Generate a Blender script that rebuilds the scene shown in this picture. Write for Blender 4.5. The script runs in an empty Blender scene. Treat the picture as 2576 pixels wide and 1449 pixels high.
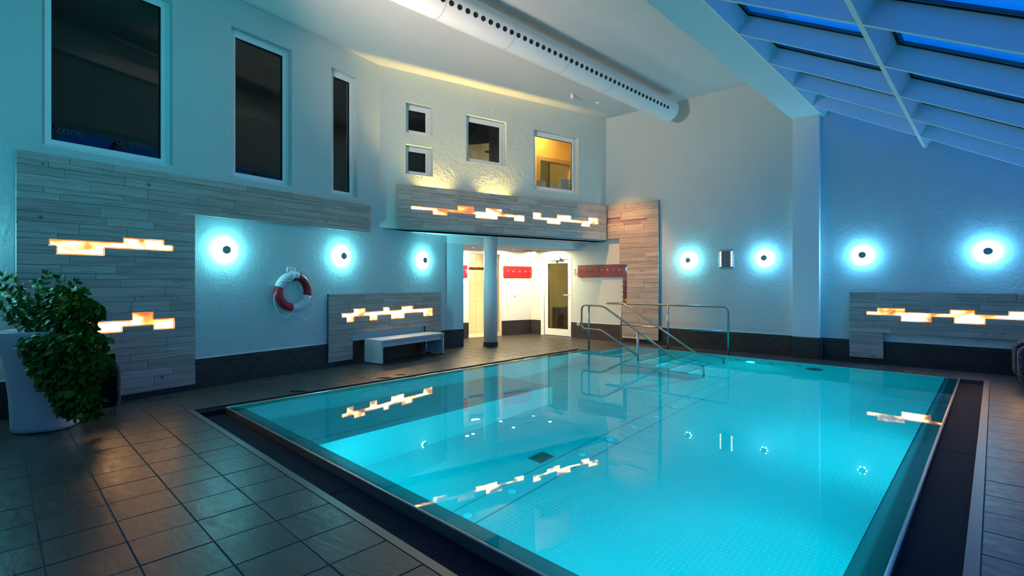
import bpy, math, random
from math import sin, cos, pi, radians, atan2, hypot
from mathutils import Vector, Matrix, Euler

random.seed(7)
sc = bpy.context.scene
col = sc.collection

# ------------------------------------------------------------------ camera, world, exposure
cam_d = bpy.data.cameras.new('camera'); cam = bpy.data.objects.new('camera', cam_d); col.objects.link(cam)
cam.location = (0, 0, 1.4); cam.rotation_euler = (pi / 2, 0, 0)
cam_d.sensor_width = 36; cam_d.lens = 1262 / 2576 * 36
cam_d.shift_y = -(724.5 - 711) / 2576
cam_d.clip_start = 0.05; cam_d.clip_end = 200
sc.camera = cam
sc.view_settings.view_transform = 'Standard'; sc.view_settings.look = 'None'
sc.view_settings.gamma = 1; sc.view_settings.use_curve_mapping = False
sc.view_settings.exposure = 0.0
cy = sc.cycles
cy.use_denoising = True; cy.sample_clamp_indirect = 2.5; cy.sample_clamp_direct = 0
cy.max_bounces = 12; cy.diffuse_bounces = 5; cy.transmission_bounces = 8; cy.glossy_bounces = 4; cy.transparent_max_bounces = 12
cy.blur_glossy = 0.5

world = bpy.data.worlds.new('dusk'); sc.world = world; world.use_nodes = True
wn = world.node_tree; bg = wn.nodes['Background']
tc = wn.nodes.new('ShaderNodeTexCoord'); sx = wn.nodes.new('ShaderNodeSeparateXYZ'); cr = wn.nodes.new('ShaderNodeValToRGB')
wn.links.new(tc.outputs['Generated'], sx.inputs[0]); wn.links.new(sx.outputs['Z'], cr.inputs[0]); wn.links.new(cr.outputs[0], bg.inputs[0])
cr.color_ramp.elements[0].color = (0.0, 0.09, 0.38, 1); cr.color_ramp.elements[1].color = (0.0, 0.17, 0.82, 1)
cr.color_ramp.elements[0].position = 0.0; cr.color_ramp.elements[1].position = 0.7
bg.inputs[1].default_value = 2.2

# ------------------------------------------------------------------ frames of reference (metres; camera stands at x=0,y=0)
def dirv(deg): return Vector((sin(radians(deg)), cos(radians(deg))))
class Fr:
    """a straight line on plan: x runs along it, y points away from the room, z up"""
    def __init__(s, o, d):
        s.o = Vector(o); s.d = Vector(d).normalized(); s.n = Vector((-s.d.y, s.d.x)); s.rz = atan2(s.d.y, s.d.x)
    def w(s, x, y=0, z=0):
        p = s.o + s.d * x + s.n * y; return Vector((p.x, p.y, z))
    def loc(s, p): q = Vector((p[0], p[1])) - s.o; return q.dot(s.d), q.dot(s.n)
    def place(s, ob, x=0, y=0, z=0, rz=0): ob.location = s.w(x, y, z); ob.rotation_euler = (0, 0, s.rz + rz); return ob
def meet(f, g):
    M = Matrix(((f.d.x, -g.d.x), (f.d.y, -g.d.y))); r = g.o - f.o
    t = M.inverted() @ r; return t[0], t[1]
F_, H = 1262.0, 1.4
L = Vector((-3.2153, 5.6444))                       # the pool's near left corner
U = dirv(43.9); V = Vector((U.y, -U.x))
PO = Fr(L, V)                                       # pool frame: x = v (across), y = u (along)
def PW(u, v, z=0): return PO.w(v, u, z)
FA = Fr((-4.67, 5.88), dirv(34.0))                  # left wall
FB = Fr(FA.w(4.009).xy, dirv(57.4))                 # gallery wall
c0, c1 = PW(8.55, -.85).xy, PW(8.92, 6.43).xy
FC = Fr(c0, c1 - c0)                                # far wall
FL = Fr((-1.45, 10.71), FB.d)                       # lower wall below the gallery
FE = Fr((-0.2647, 13.2543), FB.d)                   # corridor wall
tB_C = meet(FB, FC); tL_C = meet(FL, FC); tE_C = meet(FE, FC)
ZC, ZS, ZF = 5.39, 2.40, 2.245                      # ceiling, soffit, corridor ceiling

# ------------------------------------------------------------------ materials
def nt(name):
    m = bpy.data.materials.new(name); m.use_nodes = True
    return m, m.node_tree, m.node_tree.nodes['Principled BSDF']
def L_(t, a, b): t.links.new(a, b)
def simple(name, c, rough=.5, metal=0, spec=.5, em=None, es=0, coat=0):
    m, t, b = nt(name)
    b.inputs['Base Color'].default_value = (*c, 1); b.inputs['Roughness'].default_value = rough; b.inputs['Metallic'].default_value = metal
    b.inputs['Specular IOR Level'].default_value = spec; b.inputs['Coat Weight'].default_value = coat
    if em: b.inputs['Emission Color'].default_value = (*em, 1); b.inputs['Emission Strength'].default_value = es
    return m
def noise(t, scale, detail=4, rough=.5, vec=None, dist=0):
    n = t.nodes.new('ShaderNodeTexNoise'); n.inputs['Scale'].default_value = scale; n.inputs['Detail'].default_value = detail
    n.inputs['Roughness'].default_value = rough; n.inputs['Distortion'].default_value = dist
    if vec is not None: L_(t, vec, n.inputs['Vector'])
    return n
def mapping(t, scale, src='Object', rnd=0):
    c = t.nodes.new('ShaderNodeTexCoord'); m = t.nodes.new('ShaderNodeMapping'); m.inputs['Scale'].default_value = scale
    L_(t, c.outputs[src], m.inputs['Vector'])
    if rnd:
        o = t.nodes.new('ShaderNodeObjectInfo'); k = t.nodes.new('ShaderNodeMath'); k.operation = 'MULTIPLY'; k.inputs[1].default_value = rnd
        L_(t, o.outputs['Random'], k.inputs[0]); L_(t, k.outputs[0], m.inputs['Location'])
    return m.outputs[0]
def bump(t, b, h, strength, dist):
    n = t.nodes.new('ShaderNodeBump'); n.inputs['Strength'].default_value = strength; n.inputs['Distance'].default_value = dist
    L_(t, h, n.inputs['Height']); L_(t, n.outputs[0], b.inputs['Normal']); return n
def ramp(t, f, stops):
    r = t.nodes.new('ShaderNodeValToRGB'); e = r.color_ramp.elements
    while len(e) < len(stops): e.new(.5)
    for k, (p, c) in enumerate(stops): e[k].position = p; e[k].color = (*c, 1) if len(c) == 3 else c
    L_(t, f, r.inputs[0]); return r.outputs[0]

def plaster(name, c, amp, scale):
    m, t, b = nt(name); v = mapping(t, (1, 1, 1))
    n1 = noise(t, scale, 5, .6, v, 1.4); n2 = noise(t, scale * 9, 2, .5, v)
    a = t.nodes.new('ShaderNodeMath'); a.operation = 'MULTIPLY_ADD'; a.inputs[1].default_value = .12
    L_(t, n2.outputs['Fac'], a.inputs[0]); L_(t, n1.outputs['Fac'], a.inputs[2])
    bump(t, b, a.outputs[0], amp, .02)
    n3 = noise(t, 1.3, 4, .5, v)
    L_(t, ramp(t, n3.outputs['Fac'], [(.3, tuple(x * .95 for x in c)), (.7, c)]), b.inputs['Base Color'])
    b.inputs['Roughness'].default_value = .85; b.inputs['Specular IOR Level'].default_value = .25
    return m
M_plaster = plaster('plaster_teal_cast', (.52, .60, .61), .26, 7)  # white plaster with the teal room light tinted into its colour
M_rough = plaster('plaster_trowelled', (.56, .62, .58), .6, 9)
M_ceil = plaster('plaster_fine', (.64, .64, .63), .35, 60)
M_paint = simple('white_paint', (.8, .8, .79), .5)
M_pvc = simple('white_pvc', (.8, .82, .82), .3)
M_gasket = simple('black_gasket', (.008, .008, .009), .4)
M_black = simple('black', (.006, .006, .007), .6)
M_chrome = simple('chrome', (.75, .76, .78), .15, 1)
M_red = simple('red_lacquer', (.36, .004, .008), .3, coat=.25)
M_redbuoy = simple('buoy_red', (.42, .008, .02), .4)
M_whitebuoy = simple('buoy_white', (.72, .74, .76), .45)
M_rope = simple('white_rope', (.8, .8, .78), .8)
M_puck = simple('lamp_cap_grey', (.33, .35, .35), .45)
M_dark = simple('dark_room', (.02, .018, .018), .9)
M_cream = simple('cream_tile', (.80, .72, .52), .25)
M_creamj = simple('cream_joint', (.55, .48, .35), .8)
M_yellow = simple('yellow_room_paint', (.72, .44, .10), .8)
M_green = simple('green_room_paint', (.33, .34, .09), .8)
M_grille = simple('steel_grille', (.25, .27, .28), .35, 1)
M_pot = simple('planter_plastic', (.55, .58, .60), .5)
M_soil = simple('soil', (.03, .02, .015), .95)
M_stem = simple('green_stem', (.06, .12, .02), .5)
M_bench = simple('grey_white_board', (.52, .53, .55), .45)
M_green_ink = simple('green_emblem', (.05, .35, .12), .5)
M_paper = simple('paper', (.75, .74, .70), .7)

def steel(name, c, r0, r1, sc_=(1, 60, 1), metal=1):
    m, t, b = nt(name); v = mapping(t, sc_)
    n = noise(t, 6, 3, .6, v)
    L_(t, ramp(t, n.outputs['Fac'], [(.3, (r0,) * 3), (.7, (r1,) * 3)]), b.inputs['Roughness'])
    b.inputs['Base Color'].default_value = (*c, 1); b.inputs['Metallic'].default_value = metal
    return m
M_steel = steel('brushed_steel', (.62, .62, .62), .22, .4)
M_rail = simple('rail_steel', (.36, .36, .36), .28, 1)
M_poolsteel = steel('pool_steel', (.66, .68, .68), .45, .6, (3, 3, 3), .12)
M_strip = simple('edge_steel', (.16, .15, .145), .38, .7)
M_rim = simple('rim_steel', (.42, .42, .41), .28, .8)

def slate(name, base, lo, hi, amp=.36):
    m, t, b = nt(name); v = mapping(t, (1, 2.2, 1), rnd=37)
    n1 = noise(t, 3.0, 5, .6, v, .7); n2 = noise(t, 14, 6, .55, v, .6)
    a = t.nodes.new('ShaderNodeMath'); a.operation = 'MULTIPLY_ADD'; a.inputs[1].default_value = .14
    L_(t, n2.outputs['Fac'], a.inputs[0]); L_(t, n1.outputs['Fac'], a.inputs[2])
    bump(t, b, a.outputs[0], amp, .012)
    o = t.nodes.new('ShaderNodeObjectInfo')
    c = ramp(t, n1.outputs['Fac'], [(.2, tuple(x * .8 for x in base)), (.5, base), (.8, tuple(x * 1.35 for x in base))])
    mx = t.nodes.new('ShaderNodeMix'); mx.data_type = 'RGBA'; mx.blend_type = 'MULTIPLY'; mx.inputs[0].default_value = 1
    L_(t, c, mx.inputs[6]); L_(t, ramp(t, o.outputs['Random'], [(0, (.78, .78, .8)), (1, (1.0, 1.0, 1.0))]), mx.inputs[7])
    L_(t, mx.outputs[2], b.inputs['Base Color'])
    L_(t, ramp(t, n2.outputs['Fac'], [(.3, (lo,) * 3), (.7, (hi,) * 3)]), b.inputs['Roughness'])
    b.inputs['Specular IOR Level'].default_value = .6; return m
M_tile = slate('slate_tile', (.040, .036, .034), .28, .44)
M_skirt = slate('slate_skirting', (.017, .0145, .013), .45, .65, .2)
M_grout = simple('grout', (.06, .058, .055), .8)
M_grout2 = simple('skirting_grout', (.10, .09, .08), .8)

def wood(name, dark, mid, light):
    m, t, b = nt(name)
    v = mapping(t, (1.1, 6, 20), rnd=53); v2 = mapping(t, (2.2, 10, 90), rnd=53); v3 = mapping(t, (5.5, 5, 9), rnd=21)
    n1 = noise(t, 1.2, 5, .6, v, .8); n2 = noise(t, 1.0, 3, .7, v2, .2); n3 = noise(t, 1.3, 1, .3, v3)
    c1 = ramp(t, n1.outputs['Fac'], [(.3, mid), (.7, light)])
    mx = t.nodes.new('ShaderNodeMix'); mx.data_type = 'RGBA'; mx.blend_type = 'MULTIPLY'; mx.inputs[0].default_value = .85
    L_(t, c1, mx.inputs[6]); L_(t, ramp(t, n2.outputs['Fac'], [(.35, (.62, .60, .58)), (.5, (1, 1, 1))]), mx.inputs[7])
    kn = ramp(t, n3.outputs['Fac'], [(.0, (0, 0, 0)), (.76, (0, 0, 0)), (.79, (.8, .8, .8))])
    mk = t.nodes.new('ShaderNodeMix'); mk.data_type = 'RGBA'; L_(t, kn, mk.inputs[0]); L_(t, mx.outputs[2], mk.inputs[6]); mk.inputs[7].default_value = (*dark, 1)
    o = t.nodes.new('ShaderNodeObjectInfo')
    mr = t.nodes.new('ShaderNodeMix'); mr.data_type = 'RGBA'; mr.blend_type = 'MULTIPLY'; mr.inputs[0].default_value = 1
    L_(t, mk.outputs[2], mr.inputs[6]); L_(t, ramp(t, o.outputs['Random'], [(0, (.72, .72, .72)), (1, (1, 1, 1))]), mr.inputs[7])
    L_(t, mr.outputs[2], b.inputs['Base Color']); b.inputs['Roughness'].default_value = .6
    bump(t, b, n2.outputs['Fac'], .25, .003); return m
M_wood = wood('grey_limed_wood', (.13, .11, .09), (.38, .34, .30), (.56, .52, .47))
M_backing = simple('panel_backing', (.03, .03, .03), .8)

def flame(name, seed, s0):
    m, t, b = nt(name); v = mapping(t, (2.2, 2, 4)); n = noise(t, .9, 2, .45, v, 1.3)
    n.noise_dimensions = '4D'; n.inputs['W'].default_value = seed
    c = ramp(t, n.outputs['Fac'], [(.34, (1, .12, .012)), (.42, (1, .34, .04)), (.48, (1, .46, .13)), (.60, (1, .52, .2))])
    s = ramp(t, n.outputs['Fac'], [(.34, (.026,) * 3), (.42, (.055,) * 3), (.48, (.2,) * 3), (.60, (1,) * 3)])
    k = t.nodes.new('ShaderNodeMath'); k.operation = 'MULTIPLY'; k.inputs[1].default_value = s0; L_(t, s, k.inputs[0])
    L_(t, c, b.inputs['Emission Color']); L_(t, k.outputs[0], b.inputs['Emission Strength'])
    b.inputs['Base Color'].default_value = (.6, .4, .2, 1); b.inputs['Roughness'].default_value = .4; return m
M_edge = simple('glowing_edge', (.6, .3, .1), .4, em=(1, .19, .01), es=1.1)
def lamp_mat(name, c, s): return simple(name, (.8, .8, .8), .4, em=c, es=s)

def glass(name, tint, refl_rough=0.0, base=.04):
    m = bpy.data.materials.new(name); m.use_nodes = True; t = m.node_tree; t.nodes.clear()
    o = t.nodes.new('ShaderNodeOutputMaterial'); mix = t.nodes.new('ShaderNodeMixShader'); tr = t.nodes.new('ShaderNodeBsdfTransparent'); g = t.nodes.new('ShaderNodeBsdfGlossy')
    lw = t.nodes.new('ShaderNodeLayerWeight'); lw.inputs['Blend'].default_value = .5; pw = t.nodes.new('ShaderNodeMath'); pw.operation = 'POWER'; pw.inputs[1].default_value = 5
    fr = t.nodes.new('ShaderNodeMath'); fr.operation = 'MULTIPLY_ADD'; fr.inputs[1].default_value = .92; fr.inputs[2].default_value = base
    L_(t, lw.outputs['Facing'], pw.inputs[0]); L_(t, pw.outputs[0], fr.inputs[0])
    tr.inputs[0].default_value = (*tint, 1); g.inputs['Roughness'].default_value = refl_rough
    L_(t, fr.outputs[0], mix.inputs[0]); L_(t, tr.outputs[0], mix.inputs[1]); L_(t, g.outputs[0], mix.inputs[2]); L_(t, mix.outputs[0], o.inputs[0])
    return m
M_glass = glass('window_glass', (.75, .78, .78))
M_glassdoor = glass('door_glass', (.80, .78, .62))
M_glasssky = glass('skylight_glass', (.82, .88, .92))

def water_mat():
    m = bpy.data.materials.new('pool_water'); m.use_nodes = True; t = m.node_tree; t.nodes.clear()
    o = t.nodes.new('ShaderNodeOutputMaterial'); g = t.nodes.new('ShaderNodeBsdfRefraction'); g.inputs['IOR'].default_value = 1.333; g.inputs['Roughness'].default_value = 0.0
    g.inputs['Color'].default_value = (.08, .97, 1, 1); gl = t.nodes.new('ShaderNodeBsdfGlossy'); gl.inputs['Roughness'].default_value = 0.0
    fr = t.nodes.new('ShaderNodeFresnel'); fr.inputs['IOR'].default_value = 1.333; mix = t.nodes.new('ShaderNodeMixShader')
    L_(t, fr.outputs[0], mix.inputs[0]); L_(t, g.outputs[0], mix.inputs[1]); L_(t, gl.outputs[0], mix.inputs[2])
    v = mapping(t, (1, 1, 1)); n = noise(t, 1.6, 2, .45, v, .3); n2 = noise(t, .35, 2, .5, v)
    k = t.nodes.new('ShaderNodeMath'); k.operation = 'MULTIPLY'; L_(t, n.outputs['Fac'], k.inputs[0]); L_(t, ramp(t, n2.outputs['Fac'], [(.42, (0, 0, 0)), (.65, (1, 1, 1))]), k.inputs[1])
    b = t.nodes.new('ShaderNodeBump'); b.inputs['Strength'].default_value = .05; b.inputs['Distance'].default_value = .03
    L_(t, k.outputs[0], b.inputs['Height']); L_(t, b.outputs[0], g.inputs['Normal']); L_(t, b.outputs[0], gl.inputs['Normal']); L_(t, b.outputs[0], fr.inputs['Normal']); L_(t, mix.outputs[0], o.inputs[0]); return m
M_water = water_mat()

def leaf_mat(name, a, b_):
    m, t, b = nt(name); o = t.nodes.new('ShaderNodeObjectInfo'); v = mapping(t, (1, 1, 1)); n = noise(t, 9, 2, .5, v)
    k = t.nodes.new('ShaderNodeMath'); k.operation = 'ADD'; L_(t, o.outputs['Random'], k.inputs[0]); L_(t, n.outputs['Fac'], k.inputs[1])
    L_(t, ramp(t, k.outputs[0], [(.35, a), (1.2, b_)]), b.inputs['Base Color']); b.inputs['Roughness'].default_value = .42; b.inputs['Specular IOR Level'].default_value = .2
    return m
M_pothos = leaf_mat('pothos_leaf', (.012, .045, .002), (.10, .20, .006))
M_zz = leaf_mat('zz_leaf', (.006, .025, .003), (.04, .11, .008))
def fur_mat():
    m, t, b = nt('grey_fur'); v = mapping(t, (1, 1, 1)); n = noise(t, 45, 3, .7, v)
    L_(t, ramp(t, n.outputs['Fac'], [(.35, (.02, .018, .022)), (.7, (.22, .20, .22))]), b.inputs['Base Color']); b.inputs['Roughness'].default_value = .95
    bump(t, b, n.outputs['Fac'], 1, .02); return m
M_fur = fur_mat()
M_furblack = simple('black_velvet', (.004, .004, .005), .9, spec=.1)

# ------------------------------------------------------------------ mesh builder
class MB:
    def __init__(s): s.v = []; s.f = []; s.sm = []
    def quad(s, a, b, c, d, sm=False):
        k = len(s.v); s.v += [tuple(a), tuple(b), tuple(c), tuple(d)]; s.f.append((k, k + 1, k + 2, k + 3)); s.sm.append(sm); return s
    def poly(s, pts, sm=False):
        k = len(s.v); s.v += [tuple(p) for p in pts]; s.f.append(tuple(range(k, k + len(pts)))); s.sm.append(sm); return s
    def box(s, x0, x1, y0, y1, z0, z1):
        k = len(s.v); s.v += [(x0, y0, z0), (x1, y0, z0), (x1, y1, z0), (x0, y1, z0), (x0, y0, z1), (x1, y0, z1), (x1, y1, z1), (x0, y1, z1)]
        for f in ((0, 3, 2, 1), (4, 5, 6, 7), (0, 1, 5, 4), (1, 2, 6, 5), (2, 3, 7, 6), (3, 0, 4, 7)): s.f.append(tuple(k + i for i in f)); s.sm.append(False)
        return s
    def cbox(s, x0, x1, y0, y1, z0, z1, c=.003):
        """box whose front (y0) face has chamfered edges"""
        k = len(s.v)
        s.v += [(x0, y1, z0), (x1, y1, z0), (x1, y1, z1), (x0, y1, z1), (x0, y0 + c, z0), (x1, y0 + c, z0), (x1, y0 + c, z1), (x0, y0 + c, z1),
                (x0 + c, y0, z0 + c), (x1 - c, y0, z0 + c), (x1 - c, y0, z1 - c), (x0 + c, y0, z1 - c)]
        for i in range(4):
            j = (i + 1) % 4
            s.f.append((k + i, k + j, k + 4 + j, k + 4 + i)); s.f.append((k + 4 + i, k + 4 + j, k + 8 + j, k + 8 + i)); s.sm += [False, False]
        s.f.append((k + 8, k + 9, k + 10, k + 11)); s.f.append((k + 3, k + 2, k + 1, k)); s.sm += [False, False]; return s
    def slab(s, pts, z0, z1, c=0.0):
        """polygon (x,y) extruded from z0 to z1, optional top chamfer"""
        n = len(pts); k = len(s.v); cx = sum(p[0] for p in pts) / n; cyy = sum(p[1] for p in pts) / n
        s.v += [(p[0], p[1], z0) for p in pts] + [(p[0], p[1], z1 - c) for p in pts]
        s.f.append(tuple(k + i for i in reversed(range(n)))); s.sm.append(False)
        for i in range(n): j = (i + 1) % n; s.f.append((k + i, k + j, k + n + j, k + n + i)); s.sm.append(False)
        top = k + n
        if c:
            for p in pts:
                d = Vector((cx - p[0], cyy - p[1])); l = d.length or 1; d = d / l * c * 1.4; s.v.append((p[0] + d.x, p[1] + d.y, z1))
            for i in range(n): j = (i + 1) % n; s.f.append((k + n + i, k + n + j, k + 2 * n + j, k + 2 * n + i)); s.sm.append(False)
            top = k + 2 * n
        s.f.append(tuple(top + i for i in range(n))); s.sm.append(False); return s
    def prism(s, pts, y0, y1):
        """polygon (x,z) extruded from y0 to y1"""
        n = len(pts); k = len(s.v); s.v += [(p[0], y0, p[1]) for p in pts] + [(p[0], y1, p[1]) for p in pts]
        s.f.append(tuple(k + i for i in range(n))); s.f.append(tuple(k + n + i for i in reversed(range(n)))); s.sm += [False, False]
        for i in range(n): j = (i + 1) % n; s.f.append((k + j, k + i, k + n + i, k + n + j)); s.sm.append(False)
        return s
    def tube(s, path, r, n=10, cap=True, closed=False):
        P = [Vector(p) for p in path]; m = len(P); k = len(s.v); up = None
        for i, p in enumerate(P):
            a = P[i - 1] if (i > 0 or closed) else p; b = P[(i + 1) % m] if (i < m - 1 or closed) else p
            d = (b - a).normalized()
            if up is None: up = Vector((0, 0, 1)) if abs(d.z) < .9 else Vector((1, 0, 0))
            x = d.cross(up).normalized(); up = x.cross(d).normalized()
            rr = r[i] if isinstance(r, (list, tuple)) else r
            for q in range(n):
                t = 2 * pi * q / n; w = p + (x * cos(t) + up * sin(t)) * rr; s.v.append(tuple(w))
        for i in range(m if closed else m - 1):
            for q in range(n):
                a = k + i * n + q; b = k + i * n + (q + 1) % n; i2 = (i + 1) % m; c = k + i2 * n + (q + 1) % n; d = k + i2 * n + q
                s.f.append((a, b, c, d)); s.sm.append(True)
        if cap and not closed:
            s.f.append(tuple(k + q for q in reversed(range(n)))); s.f.append(tuple(k + (m - 1) * n + q for q in range(n))); s.sm += [False, False]
        return s
    def lathe(s, prof, n=24, axis='z', o=(0, 0, 0), cap=True):
        k = len(s.v); m = len(prof)
        for (r, h) in prof:
            for q in range(n):
                t = 2 * pi * q / n; a, b = r * cos(t), r * sin(t)
                s.v.append({'z': (o[0] + a, o[1] + b, o[2] + h), 'y': (o[0] + a, o[1] + h, o[2] + b), 'x': (o[0] + h, o[1] + a, o[2] + b)}[axis])
        for i in range(m - 1):
            for q in range(n):
                s.f.append((k + i * n + q, k + i * n + (q + 1) % n, k + (i + 1) * n + (q + 1) % n, k + (i + 1) * n + q)); s.sm.append(True)
        if cap:
            s.f.append(tuple(k + q for q in reversed(range(n)))); s.f.append(tuple(k + (m - 1) * n + q for q in range(n))); s.sm += [False, False]
        return s
    def build(s, name, mat, parent=None, kind=None, fix=True, label=None):
        me = bpy.data.meshes.new(name); me.from_pydata(s.v, [], s.f); me.materials.append(mat)
        me.polygons.foreach_set('use_smooth', s.sm)
        if fix and len(s.f) < 40000:
            import bmesh
            bm = bmesh.new(); bm.from_mesh(me); bmesh.ops.remove_doubles(bm, verts=bm.verts, dist=1e-6); bmesh.ops.recalc_face_normals(bm, faces=bm.faces); bm.to_mesh(me); bm.free()
        ob = bpy.data.objects.new(name, me); col.objects.link(ob)
        if parent: ob.parent = parent
        if kind: ob['kind'] = kind
        if label: ob['label'] = label
        return ob
def thing(name, label, cat, fr=None, x=0, y=0, z=0, rz=0, group=None, kind=None):
    o = bpy.data.objects.new(name, None); o.empty_display_size = .1; col.objects.link(o)
    if fr: fr.place(o, x, y, z, rz)
    o['label'] = label
    if cat: o['category'] = cat
    if group: o['group'] = group
    if kind: o['kind'] = kind
    return o
def struct(ob, fr=None, label=None, z=0):
    ob['kind'] = 'structure'
    if fr: fr.place(ob, 0, 0, z)
    if label: ob['label'] = label
    return ob
def copy_tree(o, parent=None):
    c = o.copy(); col.objects.link(c); c.parent = parent
    for ch in list(o.children): copy_tree(ch, c)
    return c

def area(name, loc, size, power, color, target=None, rot=None, shape='DISK', parent=None, spread=pi):
    d = bpy.data.lights.new(name, 'AREA'); d.shape = shape; d.size = size; d.energy = power; d.color = color; d.spread = spread
    o = bpy.data.objects.new(name, d); col.objects.link(o); o.location = loc
    if target is not None: o.rotation_euler = (Vector(target) - Vector(loc)).to_track_quat('-Z', 'Y').to_euler()
    if rot: o.rotation_euler = rot
    return o
def spot(name, loc, target, power, color, ang=100, blend=.8, r=.03):
    d = bpy.data.lights.new(name, 'SPOT'); d.energy = power; d.color = color; d.spot_size = radians(ang); d.spot_blend = blend; d.shadow_soft_size = r
    o = bpy.data.objects.new(name, d); col.objects.link(o); o.location = loc
    o.rotation_euler = (Vector(target) - Vector(loc)).to_track_quat('-Z', 'Y').to_euler(); return o

def wall_holes(x0, x1, z0, z1, holes, depth=.3, back=True):
    """front face at y=0 with rectangular holes and their reveals"""
    m = MB(); xs = sorted({x0, x1, *[h[0] for h in holes], *[h[1] for h in holes]}); zs = sorted({z0, z1, *[h[2] for h in holes], *[h[3] for h in holes]})
    for a, b in zip(xs, xs[1:]):
        for c, d in zip(zs, zs[1:]):
            mx, mz = (a + b) / 2, (c + d) / 2
            if any(h[0] < mx < h[1] and h[2] < mz < h[3] for h in holes): continue
            m.quad((a, 0, c), (b, 0, c), (b, 0, d), (a, 0, d))
            if back: m.quad((b, depth, c), (a, depth, c), (a, depth, d), (b, depth, d))
    for (a, b, c, d) in holes:
        m.quad((a, 0, c), (a, 0, d), (a, depth, d), (a, depth, c)); m.quad((b, 0, d), (b, 0, c), (b, depth, c), (b, depth, d))
        m.quad((a, 0, d), (b, 0, d), (b, depth, d), (a, depth, d)); m.quad((b, 0, c), (a, 0, c), (a, depth, c), (b, depth, c))
    m.quad((x0, 0, z0), (x0, 0, z1), (x0, depth, z1), (x0, depth, z0)); m.quad((x1, 0, z1), (x1, 0, z0), (x1, depth, z0), (x1, depth, z1))
    m.quad((x0, 0, z1), (x1, 0, z1), (x1, depth, z1), (x0, depth, z1)); m.quad((x1, 0, z0), (x0, 0, z0), (x0, depth, z0), (x1, depth, z0))
    return m

# ================================================================== THE SHELL
WIN_A = [(-.63, .62, 2.87, 4.99), (1.35, 2.265, 2.87, 4.99), (2.98, 3.51, 2.87, 4.99)]
low = wall_holes(-6.5, 5.80, -.02, ZS, [])
up = wall_holes(-6.5, 4.009, ZS, ZC, WIN_A)
k = len(low.v); low.v += up.v; low.f += [tuple(i + k for i in f) for f in up.f]; low.sm += up.sm
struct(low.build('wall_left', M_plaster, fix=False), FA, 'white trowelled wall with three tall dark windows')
WIN_B = [(.503, 1.053, 4.235, 4.815), (.50, 1.053, 3.45, 4.02), (1.783, 2.737, 3.855, 4.812), (3.455, 4.728, 3.46, 4.79)]
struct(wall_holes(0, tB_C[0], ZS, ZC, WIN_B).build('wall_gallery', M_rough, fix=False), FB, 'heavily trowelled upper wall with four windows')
# lower return wall and the beam over the corridor
tj = .462
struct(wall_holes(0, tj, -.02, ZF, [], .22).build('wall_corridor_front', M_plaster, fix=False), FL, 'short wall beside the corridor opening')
struct(MB().box(0, tL_C[0], 0, .22, ZF, ZS).build('trim_1', M_paint), FL, 'long beam over the corridor opening')
# soffit under the gallery
so = [FB.w(0), FB.w(tB_C[0]), FL.w(tL_C[0]), FL.w(0)]
struct(MB().slab([(p.x, p.y) for p in so], ZS, ZS + .02).build('trim_2', M_paint), None, 'soffit under the gallery')
# corridor walls, ceiling, end
SH = (-.99, -.015, -.02, 2.15)
struct(wall_holes(-3.2, tE_C[0], -.02, ZF, [(SH[0], SH[1], -.02, SH[3])], .12).build('wall_corridor', M_paint, fix=False), FE, 'bright corridor wall with shower opening')
struct(MB().slab([(p.x, p.y) for p in (FL.w(-2.5, .22), FL.w(tL_C[0], .22), FE.w(tE_C[0]), FE.w(-3.3))], ZF, ZF + .05).build('ceiling_corridor', M_paint), None, 'low lit corridor ceiling')
struct(MB().box(-2.6, -2.5, 0, 1.7, -.02, ZF).build('wall_corridor_end', M_paint), FL, 'end wall of the corridor')
# far wall: lower band with the door hole, upper part follows bulkhead and glass roof
DOOR = (-1.665, -.785, -.02, 2.035)
V_CE, V_S0, V_S1, Z_S = 2.69, 3.49, 3.93, 4.47      # ceiling edge, soffit, and its height
SL = .573                                           # slope of the glass roof
def roofz(v): return Z_S - SL * (v - V_S1)
def vC(v):                                          # distance along the far wall of a pool-frame v
    a = PW(0, v).xy; g = Fr(a, U); return meet(FC, g)[0]
tC0 = tE_C[1]
wc = wall_holes(tC0, vC(8.0), -.02, 2.1, [DOOR], .25)
upp = [(tC0, 2.1), (vC(8.0), 2.1), (vC(8.0), roofz(8.0) + .5), (vC(V_S1), Z_S + .5), (vC(V_CE), ZC + .02), (tB_C[1] - .1, ZC + .02), (tB_C[1] - .1, ZS), (tC0, ZS)]
wc.prism(upp, 0, .25)
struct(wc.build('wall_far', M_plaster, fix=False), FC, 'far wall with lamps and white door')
# pilaster
pil = Fr(PW(8.62, V_S0).xy, FC.d)
struct(MB().box(0, .43, 0, .35, 0, Z_S + .1).build('pilaster', M_paint), pil, 'white square pilaster on the far wall')
struct(MB().box(-.004, .434, -.012, .3, 0, .39).build('baseboard_pilaster', M_skirt), pil, 'dark tiled foot of the pilaster')
for i, (a, b) in enumerate([((0, 0), (.43, 0))]):
    pass
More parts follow.
